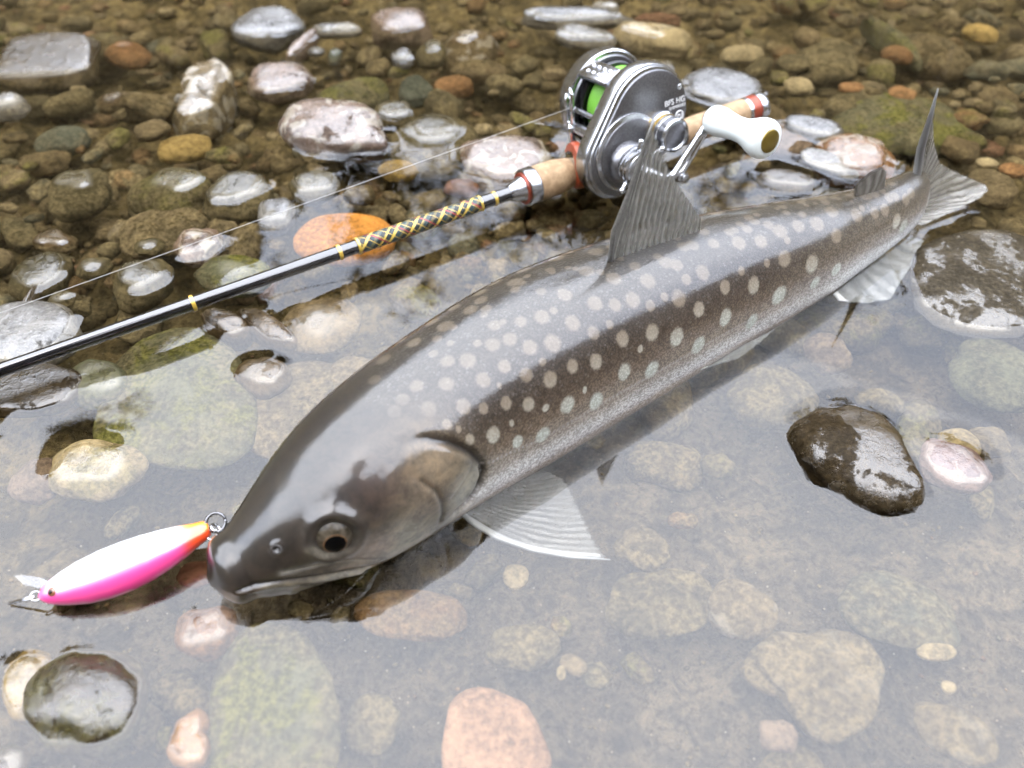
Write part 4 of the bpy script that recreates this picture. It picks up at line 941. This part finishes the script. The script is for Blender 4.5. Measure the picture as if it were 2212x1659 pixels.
# frame bars, level wind, thumb bar
def bar(name, e1, e3, r, mat, z0=-12.5, z1=9): return rlathe(name, e1, e3, [(z0, 0.2), (z0, r), (z1, r), (z1, .2)], mat, None, 28)
bar('level_wind_tube', -21.0, -6.5, 2.7, SILVER); bar('guide_rail', -18.8, .5, 1.35, SILVER)
bar('rear_bar', 18.0, -7.0, 2.2, SILVER); bar('lower_bar', -8.0, -20.0, 2.4, DARKM)
b = MB(); b.lathe(LP(-21.0, 0, -6.5), E2, [(-11.4 * mm, .001), (-11.4 * mm, 3.2 * mm), (-9.8 * mm, 3.2 * mm), (-9.8 * mm, .001)], 24); b.build('rubber_ring', BLACKG, reel, auto=40)
b = MB()
def slab(b, c, ax, ay, az_, hx, hy, hz, bev):
    outl = [(sx * hx + dx, sy * hy + dy) for sx, sy, ds in ((1, 1, ((0, -bev), (-bev, 0))), (-1, 1, ((bev, 0), (0, -bev))), (-1, -1, ((0, bev), (bev, 0))), (1, -1, ((-bev, 0), (0, bev)))) for dx, dy in ds]
    b.prism(outl, c, ax, ay, az_, -hz, hz, bev * .5)
tb = MB(); nb = E1 * -.42 + E3 * .91; nb /= np.linalg.norm(nb); tbx = np.cross(E2, nb)
slab(tb, LP(-11.8, -1.7, 17.2), E2, tbx, nb, 10.4 * mm, 5.0 * mm, 1.3 * mm, .9 * mm); thumb = tb.build('thumb_bar', SILVER, reel, auto=40)
for r_ in range(2):
    for k in range(4):
        b = MB(); b.lathe(LP(-11.8, -1.7, 17.2) + E2 * (k - 1.5) * 4.0 * mm + tbx * (r_ - .5) * 3.6 * mm + nb * 1.2 * mm, nb, [(0, 1.15 * mm), (.4 * mm, 1.05 * mm), (.75 * mm, .6 * mm), (.8 * mm, .1 * mm)], 16)
        b.build('grip_dot', CHROME, thumb)
lg = MB(); gx = -9.0
loop = [LP(-23.4, gx - 2.0, 9.5), LP(-23.8, gx - 2.4, 4), LP(-23.8, gx - 1.8, -3), LP(-23.6, gx, -5), LP(-23.8, gx + 1.8, -3), LP(-23.8, gx + 2.4, 4), LP(-23.4, gx + 2.0, 9.5), LP(-23, gx, 11.5), LP(-23.4, gx - 2.0, 9.5)]
lg.tube(loop, .95 * mm, 10)
lg.tube([LP(-23.6, gx, -4), LP(-23.4, gx, -9), LP(-22.6, gx, -15), LP(-21.5, gx, -18)], [1.5 * mm, 1.7 * mm, 1.5 * mm, 1.2 * mm], 10)
lg.tube([LP(-22.4, gx - 2.6, 7), LP(-21, gx - 2.8, 4), LP(-19, gx - 2.4, .5)], 1.3 * mm, 8); lg.build('line_guide', CHROME, reel)
# drive shaft, star drag, spool cap
rlathe('drive_boss', DX, DZ, [(20.8, 9.0), (20.8, 9.4), (25.0, 9.0), (26.0, 8.2)], DARKM)
rlathe('drive_collar', DX, DZ, [(25.6, 5), (25.6, 8.0), (26.2, 8.4), (27.2, 8.4), (27.6, 7.6), (28.0, 8.2), (29.2, 8.2), (29.6, 7.2), (32.5, 6.8), (33.0, 5.5), (33.0, 1)], SILVER)
star = rlathe('star_drag', DX, DZ, [(29.5, 2), (29.5, 7.6), (30.0, 8.0), (31.2, 8.0), (31.8, 7.0), (31.8, 2)], SILVER)
for k in (210, 93, 330, 30):
    q = rad(k); b = MB(); d1, d3 = math.cos(q), math.sin(q)
    b.tube([LP(DX + d1 * 7, 30.4, DZ + d3 * 7), LP(DX + d1 * 10, 31.2, DZ + d3 * 10), LP(DX + d1 * 12.5, 32.4, DZ + d3 * 12.5)], [1.1 * mm, .9 * mm, .8 * mm], 8)
    b.lathe(LP(DX + d1 * 12.6, 31.4, DZ + d3 * 12.6), E2, [(0, .1 * mm), (0, 1.3 * mm), (2.0 * mm, 1.3 * mm), (2.2 * mm, .1 * mm)], 12); b.build('star_arm', CHROME, star)
capo = rlathe('spool_cap', 6.0, -7.2, [(18.9, 8), (18.9, 8.6), (20.5, 8.4), (21.2, 7.6), (24.5, 7.4), (25.0, 7.0), (25.4, 7.6), (29.0, 7.6), (29.8, 7.0), (30.0, 5.9), (29.4, 5.4), (29.3, .3)], SILVER)
rlathe('gold_band', 6.0, -7.2, [(21.6, 7.0), (21.6, 7.75), (22.6, 7.75), (22.6, 7.0)], simple('gold_band_metal', (.55, .36, .06), .25, .9), capo)
rlathe('cap_face', 6.0, -7.2, [(29.2, .5), (29.2, 5.3), (29.45, 5.3), (29.5, .5)], DARKM, capo)
# handle with white knob
hdl = MB()
for off in (-1.9, 1.9):
    hdl.tube([LP(DX, 34.5, DZ), LP(-5 + off * .6, 35.0, -22 - abs(off) * .3), LP(3 + off * 1.2, 35.0, -21.5), LP(9 + off, 35.2, -15), LP(15 + off * .7, 35.4, -8), LP(20.3, 35.6, -1.5)], [2.2 * mm, 2.0 * mm, 1.9 * mm, 1.7 * mm, 1.6 * mm, 2.0 * mm], 12)
handle = hdl.build('handle', CHROME, reel)
b = MB(); b.lathe(LP(5.5, 33.0, -24.5), E2, [(0, 1 * mm), (0, 3.0 * mm), (3 * mm, 3.0 * mm), (3.4 * mm, 2.2 * mm), (5 * mm, 2.0 * mm), (5.2 * mm, .2 * mm)], 12); b.build('handle_nut', CHROME, handle, auto=35)
b = MB(); b.lathe(LP(20.3, 33.8, -1.5), E2, [(0, 1 * mm), (0, 3.4 * mm), (2.6 * mm, 3.4 * mm), (2.8 * mm, 1 * mm)], 28); b.build('knob_base', SILVER, handle, auto=35)
knob = rlathe('knob', 20.3, -1.5, [(36.0, 2), (36.0, 4.6), (36.4, 5.6), (38, 6.3), (42, 6.3), (46, 5.6), (51, 5.0), (56, 5.2), (60, 6.4), (62.5, 7.4), (65, 8.1), (67.5, 8.2), (69.2, 7.6), (70.2, 6.2), (70.4, 4.8), (70.2, .3)], simple('white_plastic', (.62, .66, .64), .28, Coat_Weight=.5, Coat_Roughness=.1), handle)
rlathe('knob_cap', 20.3, -1.5, [(69.8, 4.9), (70.8, 4.7), (71.1, 4.2), (71.1, .3)], simple('brass_cap', (.22, .16, .035), .3, .8), knob)
# reel foot
b = MB(); slab(b, RA + RD * .2745 - qloc + E3 * 7.4 * mm, E1, E2, E3, 26 * mm, 4.2 * mm, 1.0 * mm, .8 * mm); b.build('reel_foot', DARKM, reel, auto=40)
b = MB(); slab(b, RA + RD * .2745 - qloc + E3 * 9.5 * mm, E1, E2, E3, 12 * mm, 7.5 * mm, 2.2 * mm, .9 * mm); b.build('frame_base', SILVER, reel, auto=40)
# lettering on the gear cover
LET = simple('white_print', (.75, .75, .75), .5)
def lettering(name, txt, e1, e3, size, parent):
    cu = bpy.data.curves.new(name, 'FONT'); cu.body = txt; cu.size = size; cu.extrude = .00006; cu.align_x = 'CENTER'; cu.align_y = 'CENTER'
    tmp = bpy.data.objects.new('tmp', cu); COL.objects.link(tmp); dg_ = bpy.context.evaluated_depsgraph_get(); dg_.update()
    me = bpy.data.meshes.new_from_object(tmp.evaluated_get(dg_)); bpy.data.objects.remove(tmp); me.name = name
    o = obj(name, me, LET, parent); M = Matrix((( *E1, 0), (*E3, 0), (*E2, 0), (0, 0, 0, 1))).transposed(); M.translation = Vector(LP(e1, 19.26, e3)); o.matrix_local = M; return o
lettering('lettering', 'BFS HG', 13.6, 3.6, .0036, plate); lettering('lettering', 'SHIMANO', 15.0, .9, .0021, plate)
b = MB(); b.tube([LP(16.4 + 2.3 * math.cos(q), 19.3, -3.6 + 2.3 * math.sin(q)) for q in np.linspace(0, 2 * math.pi, 33)], .25 * mm, 6)
b.tube([LP(16.4 + r_ * math.cos(q), 19.3, -3.6 + r_ * math.sin(q)) for q, r_ in zip(np.linspace(0, 7, 20), np.linspace(.3, 1.7, 20))], .25 * mm, 6); b.build('round_emblem', LET, plate)
b = MB(); b.lathe(LP(16.0, 19.2, 9.4), E2, [(0, 1.3 * mm), (.3 * mm, 1.3 * mm), (.4 * mm, .8 * mm), (.1 * mm, .6 * mm), (.1 * mm, .1 * mm)], 20); b.build('cover_screw', CHROME, plate)
# fishing line leaving the guide
ls = np.array(qloc + LP(-23.5, gx, 3)); le = P(0, 676, .010); le2 = le + (le - ls) * .5
lpts = [ls + (le2 - ls) * t for t in np.linspace(0, 1, 30)]
b = MB(); b.tube([p - ls for p in lpts], .00014, 6); fl = b.build('fishing_line', simple('pale_nylon_line', (.26, .25, .235), .4), None); fl.location = tuple(ls)
tag(fl, 'thin pale fishing line running from the reel over the stones', 'fishing line')

# ------------------------------------------------------------------ lure
lc = lambda x, y: (x * .248, 1069.7 + y * .248)
LZ = .0045
ln, lt = P(*lc(335, 905), LZ), P(*lc(1840, 325), LZ + .001); LD = lt - ln; LL = np.linalg.norm(LD); LD /= LL; LS = np.array([-LD[1], LD[0], 0]); LS /= np.linalg.norm(LS)
lure = empty('fishing_lure', ln + LD * LL * .5 - np.array([0, 0, .006])); uloc = np.array(lure.location)
tag(lure, 'white and hot pink minnow lure with orange tail floating at the fish mouth', 'lure')
NU, NV = 90, 48; vs = []; cs = []
prof = lambda t: np.interp(t, [0, .015, .04, .08, .15, .25, .38, .5, .62, .74, .84, .92, .97, 1], [.05, .20, .36, .50, .68, .87, .99, 1.0, .94, .80, .64, .47, .40, .30])
for i in range(NU):
    t = (i / (NU - 1)) ** 1.25; r = prof(t); bend = .0016 * math.sin(t * 3.14) - .0006
    c = ln + LD * LL * t - LS * bend + np.array([0, 0, .0016 * t])
    for k in range(NV):
        q = 2 * math.pi * k / NV; ss, zz = math.cos(q), math.sin(q)
        ss = math.copysign(abs(ss) ** .9, ss); p = c + LS * ss * r * .0076 + np.array([0, 0, 1]) * zz * r * .0068
        vs.append(p - uloc)
        top = zz * .80 + ss * .62                         # white back is rolled towards the far side
        w = 1 / (1 + math.exp(-(top - .32) / .085)); w *= 1 / (1 + math.exp(-(t - .085) / .02)) if top < 1.2 else 1
        pinkc = np.array((.66, .050, .22)) if zz > -.45 else np.array((.60, .07, .14)); 
        orn = 1 / (1 + math.exp(-(t - .84) / .018)); side_c = pinkc * (1 - orn) + np.array((.62, .055, .010)) * orn
        topc = np.array((.80, .78, .80)) * (1 - orn) + np.array((.72, .24, .02)) * orn
        dotm = math.exp(-(((t - .20) / .018) ** 2 + ((top - .62) / .22) ** 2)); topc = topc * (1 - .6 * dotm) + np.array((.5, .05, .2)) * .6 * dotm
        cs.append(side_c * (1 - w) + topc * w)
fcs = [tuple(q) for q in grid_faces(NU, NV, True).tolist()]; vs += [np.mean(vs[:NV], 0), np.mean(vs[-NV:], 0)]; cs += [cs[0], cs[-1]]
fcs += [(NU * NV, j, (j + 1) % NV) for j in range(NV)] + [(NU * NV + 1, (NU - 1) * NV + (j + 1) % NV, (NU - 1) * NV + j) for j in range(NV)]
lme = mesh('body', vs, fcs); bm = bmesh.new(); bm.from_mesh(lme); bmesh.ops.recalc_face_normals(bm, faces=bm.faces); bm.to_mesh(lme); bm.free()
ca2 = lme.attributes.new('col', 'FLOAT_COLOR', 'POINT'); ca2.data.foreach_set('color', np.concatenate([np.array(cs), np.ones((len(cs), 1))], 1).ravel().astype(np.float32))
t = NT('painted_lure'); t.bsdf(Base_Color=t.attr('col').outputs['Color'], Roughness=.3, Coat_Weight=1.0, Coat_Roughness=.04)
lbody = obj('body', lme, t.m, lure); EMERGENT.append(lbody)
def lsurf(px, py):
    bv = BVHTree.FromPolygons([tuple(q + uloc) for q in vs], fcs); h = bv.ray_cast(Vector(CC), Vector(ray(px, py)).normalized()); return (np.array(h[0]), np.array(h[1])) if h[0] is not None else (ln, np.array([0, 0, 1.]))
ep, en = lsurf(*lc(450, 842))
if en @ (CC - ep) < 0: en = -en
b = MB(); b.lathe(ep - en * .0004 - uloc, en, [(0, .0013), (.0005, .0013), (.0008, .0009), (.0009, .0001)], 24); eyeo = b.build('eye', simple('lure_eye_brown', (.16, .06, .03), .15, Coat_Weight=1.0), lure)
b = MB(); b.lathe(ep + en * .0004 - uloc, en, [(0, .0006), (.0006, .0005), (.0007, .0001)], 16); b.build('pupil', simple('lure_pupil', (.01, .008, .01), .1), eyeo)
# diving lip
q4 = [P(*lc(440, 765), .001), P(*lc(372, 825), .001), P(*lc(205, 780), -.0005), P(*lc(128, 708), -.0012), P(*lc(190, 698), -.0008), P(*lc(360, 725), .001)]
b = MB(); n_ = len(q4); top_ = [p - uloc + np.array([0, 0, .0005]) for p in q4]; bot_ = [p - uloc - np.array([0, 0, .0005]) for p in q4]
b.add(top_ + bot_, [tuple(range(n_)), tuple(range(2 * n_ - 1, n_ - 1, -1))] + [(k, k + n_, (k + 1) % n_ + n_, (k + 1) % n_) for k in range(n_)])
t = NT('clear_lip_plastic'); t.bsdf(Base_Color=(.35, .36, .38), Roughness=.08, Alpha=.35, Coat_Weight=1.0, Coat_Roughness=.02); b.build('diving_lip', t.m, lure, smooth=False)
def ringc(c, ax, R, r, name, mat, par, n=32):
    b = MB(); a, x, y = b.frame(ax); b.tube([c + (x * math.cos(q) + y * math.sin(q)) * R for q in np.linspace(0, 2 * math.pi, n + 1)], r, 8); return b.build(name, mat, par)
STEEL = simple('dark_steel_ring', (.16, .16, .165), .12, 1.0)
ringc(P(*lc(310, 880), .005) - uloc, (.3, -.4, .85), .0013, .00028, 'nose_eyelet', CHROME, lure)
b = MB(); b.tube([P(*lc(x, y), z) - uloc for x, y, z in ((300, 878, .005), (200, 905, .003), (80, 942, .0008))], .0003, 6); b.tube([P(*lc(x, y), z) - uloc for x, y, z in ((300, 890, .0046), (200, 920, .0025), (82, 948, .0004))], .0003, 6); b.build('wire_snap', CHROME, lure)
ringc(P(*lc(1062, 500), .006) - uloc, (LS * .2 + LD * .3 + np.array([0, 0, .9])), .0030, .0004, 'belly_ring', CHROME, lure)
ringc(P(*lc(1880, 238), .0085) - uloc, (.25, -.55, .8), .0028, .0005, 'split_ring', STEEL, lure)
ringc(P(*lc(1880, 290), .0075) - uloc, (.6, .3, .5), .0016, .0004, 'tail_eyelet', CHROME, lure)
ringc(P(*lc(1850, 345), .0065) - uloc, (.2, -.3, .8), .0016, .0004, 'tail_eyelet', CHROME, lure)
# ------------------------------------------------------------------ water, drawn up a little where things break the surface
def build_water():
    xs = axis(-.33, .36, .0017, -45, 45, 22); ys = axis(.045, .60, .0017, -.7, 9.0, 22)
    X, Y = np.meshgrid(xs, ys, indexing='ij'); bpy.context.view_layer.update()
    VV = []; FFc = []; n = 0
    for o in EMERGENT:
        M = o.matrix_world; me = o.data; co = np.empty(len(me.vertices) * 3); me.vertices.foreach_get('co', co); co = co.reshape(-1, 3)
        A = np.array(M); co = co @ A[:3, :3].T + A[:3, 3]; VV.append(co); FFc += [tuple(i + n for i in p.vertices) for p in me.polygons]; n += len(co)
    bv = BVHTree.FromPolygons([tuple(q) for q in np.concatenate(VV)], FFc); up = Vector((0, 0, 1))
    mask = np.zeros(X.shape, bool)
    ix = np.where((xs > -.33) & (xs < .36))[0]; iy = np.where((ys > .045) & (ys < .60))[0]
    for i in ix:
        for j in iy:
            h = bv.ray_cast(Vector((xs[i], ys[j], .0002)), up, .08)
            if h[0] is not None and h[1].z > 0: mask[i, j] = True
    D = np.where(mask, 0.0, 9.0); R = 5; st = .0017
    pad = np.pad(mask, R)
    for di in range(-R, R + 1):
        for dj in range(-R, R + 1):
            d = math.hypot(di, dj) * st
            sh = pad[R + di:R + di + mask.shape[0], R + dj:R + dj + mask.shape[1]]; D = np.where(sh & (D > d), d, D)
    Z = .0009 * np.exp(-np.maximum(D - .0006, 0) / .0024)
    for _ in range(3):
        Zp = np.pad(Z, 1, mode='edge'); Z = (Zp[1:-1, 1:-1] * 4 + Zp[:-2, 1:-1] + Zp[2:, 1:-1] + Zp[1:-1, :-2] + Zp[1:-1, 2:]) / 8
    me = mesh('water', np.stack([X, Y, Z], -1).reshape(-1, 3), grid_faces(len(xs), len(ys)))
    o = obj('water', me, WATER); tag(o, 'calm clear shallow water mirroring sky and trees', 'water', kind='structure'); return o
water = build_water()
# ------------------------------------------------------------------ trees on the hillside across the water (seen mirrored)
BARK = simple('grey_brown_bark', (.050, .040, .030), .9, grain=.5, gscale=9, bump=.4)
TWIG = simple('brown_buds', (.060, .048, .022), .9, grain=.5, gscale=4)
def tree_meshes(seed, H):
    r = random.Random(seed); tk = MB(); cr = MB()
    def grow(p, d, L, rad_, depth):
        m = 5 if depth < 2 else 3; pts = [p]; q = p.copy(); dd = d.copy()
        for k in range(m):
            dd = dd + np.array([r.uniform(-.18, .18), r.uniform(-.18, .18), r.uniform(-.05, .14)]); dd /= np.linalg.norm(dd); q = q + dd * L / m; pts.append(q.copy())
        rr = list(np.linspace(rad_, rad_ * .45, m + 1)); (tk if depth < 2 else cr).tube(pts, rr, 6 if depth < 2 else 4)
        if depth >= 4: return
        nb_ = (7, 5, 4, 3)[depth]
        for k in range(nb_):
            f = r.uniform(.3 if depth == 0 else .15, 1); i = min(int(f * m), m - 1); b0_ = pts[i] + (pts[i + 1] - pts[i]) * (f * m - i)
            a = r.uniform(0, 6.28); tilt = r.uniform(.5, 1.0); ax = np.array([math.cos(a), math.sin(a), 0]); nd = dd * math.cos(tilt) + ax * math.sin(tilt) + np.array([0, 0, .15]); nd /= np.linalg.norm(nd)
            grow(b0_, nd, L * r.uniform(.42, .62), rad_ * .42, depth + 1)
        if depth >= 2:
            for k in range(5):
                c = pts[-1] + np.array([r.gauss(0, 1), r.gauss(0, 1), r.gauss(0, 1)]) * L * .25; s = r.uniform(.04, .10); e = [np.array([r.gauss(0, s), r.gauss(0, s), r.gauss(0, s)]) for _ in range(3)]
                cr.add([c + q_ for q_ in e], [(0, 1, 2)])
    grow(np.zeros(3), np.array([0, 0, 1.]), H, H * .018, 0)
    return tk, cr
tp = []
for k, H in enumerate((3.0, 3.5, 2.6)):
    tk, cr = tree_meshes(40 + k, H); tp.append((mesh('trunk', tk.v, tk.f), mesh('crown', cr.v, cr.f, False))); tp[-1][0].materials.append(BARK); tp[-1][1].materials.append(TWIG)
rt = random.Random(3); spots_ = [(-1.5, 17.5), (3.5, 17.2), (8.5, 18), (-7, 17.0), (-11, 13), (-10, 8.5), (-13, 17), (13, 17), (1, 20), (6, 20.5), (-4, 20), (-9.5, 10.8), (-12, 5), (11, 20), (16, 14), (-6.5, 13), (2, 14), (-3, 13), (7.5, 13.5), (-15, 10), (-13, 2), (0, -8), (-4, -8.5), (4, -8), (-2, -9.5), (2.5, -9.5), (7, -8.5), (-7.5, -8)]
for k, (x, y) in enumerate(spots_):
    z = float(land(x, y)) - .5; o = empty('bare_tree', (x, y, z)); o.rotation_euler = (0, 0, rt.uniform(0, 6.28)); s = rt.uniform(.85, 1.2) * (.62 if x < -6 else 1.0); o.scale = (s, s, s)
    if y > 0: tag(o, 'leafless brown tree on the hillside mirrored in the water', 'tree', 'bare trees on the hillside across the river')
    else: tag(o, 'leafless brown tree on the steep slope behind the kneeling person', 'tree', 'bare trees on the slope behind the person')
    a, c = tp[k % 3]; obj('trunk', a, None, o); obj('crown', c, None, o)
# ------------------------------------------------------------------ the crouching photographer behind the camera (mirrored in wet skin and stones)
def person():
    J = dict(pel=(0, -.66, .30), bel=(0, -.60, .45), chest=(0, -.46, .66), neck=(0, -.34, .80), head=(0, -.26, .92), crown=(0, -.235, 1.0),
             sl=(-.19, -.42, .74), el=(-.27, -.24, .48), wl=(-.10, -.10, .30), hl=(-.075, -.055, .25), sr=(.19, -.42, .74), er=(.27, -.24, .48), wr=(.10, -.10, .30), hr=(.075, -.055, .25),
             kl=(-.20, -.28, .12), al_=(-.17, -.66, .07), tl=(-.18, -.80, .03), kr=(.20, -.28, .12), ar=(.17, -.66, .07), tr=(.18, -.80, .03), pl_=(-.11, -.62, .28), pr=(.11, -.62, .28))
    R_ = dict(pel=.15, bel=.15, chest=.16, neck=.06, head=.095, crown=.075, sl=.075, el=.055, wl=.033, hl=.035, sr=.075, er=.055, wr=.033, hr=.035, kl=.07, al_=.05, tl=.04, kr=.07, ar=.05, tr=.04, pl_=.10, pr=.10)
    Ed = [('pel', 'bel'), ('bel', 'chest'), ('chest', 'neck'), ('neck', 'head'), ('head', 'crown'), ('chest', 'sl'), ('sl', 'el'), ('el', 'wl'), ('wl', 'hl'), ('chest', 'sr'), ('sr', 'er'), ('er', 'wr'), ('wr', 'hr'),
          ('pel', 'pl_'), ('pl_', 'kl'), ('kl', 'al_'), ('al_', 'tl'), ('pel', 'pr'), ('pr', 'kr'), ('kr', 'ar'), ('ar', 'tr')]
    ks = list(J); base = np.array((0, -.6, .03)); V_ = [np.array(J[k]) - base for k in ks]; E_ = [(ks.index(a), ks.index(c)) for a, c in Ed]
    for s, h in ((-1, 'hl'), (1, 'hr')):                       # fingers folded behind the phone, thumbs along its side
        for k in range(5):
            i = len(V_); o_ = np.array(J[h]) - base; dz = (k - 2) * .016
            if k == 4: V_ += [o_ + np.array([-s * .012, -.008, .02]), o_ + np.array([-s * .030, -.008, .030])]
            else: V_ += [o_ + np.array([-s * .014, -.004 - .3 * dz, dz]), o_ + np.array([-s * .036, -.010 - .3 * dz, dz * .9])]
            E_ += [(ks.index(h), i), (i, i + 1)]
    me = bpy.data.meshes.new('body'); me.from_pydata([tuple(q) for q in V_], E_, []); me.update()
    o = obj('person', me); o.location = tuple(base); me.name = 'person'
    md = o.modifiers.new('skin', 'SKIN'); md.use_smooth_shade = True; sv = me.skin_vertices[0].data
    for i in range(len(V_)):
        r_ = R_[ks[i]] if i < len(ks) else .009; sv[i].radius = (r_, r_)
    sv[0].use_root = True; sd = o.modifiers.new('sub', 'SUBSURF'); sd.levels = 2; sd.render_levels = 2
    t = NT('dark_fishing_clothes'); z = t.sep(t.pos())[2]; y = t.sep(t.pos())[1]
    c = t.mix(t.step(t.noise(t.pos(), 30, 5), .35, .65), (.018, .019, .022), (.034, .034, .036)); skin = t.math('MAXIMUM', t.step(z, .83, .85), t.step(y, -.105, -.095))
    t.bsdf(Base_Color=t.mix(skin, c, (.30, .19, .13)), Roughness=.85); me.materials.append(t.m)
    tag(o, 'person in dark clothes kneeling on the bank and leaning over the water', 'person')
    b = MB(); b.lathe((0, -.245 + .6, .975 - .03), (0, .15, .99), [(0, .112), (.02, .113), (.06, .095), (.09, .05), (.1, .005)], 28); b.lathe((0, -.20 + .6, .968 - .03), (0, .25, .97), [(0, .09), (.004, .125), (.010, .123), (.012, .05)], 28)
    b.build('cap', simple('dark_cap_cloth', (.02, .02, .022), .9, grain=.3, gscale=80), o)
person()
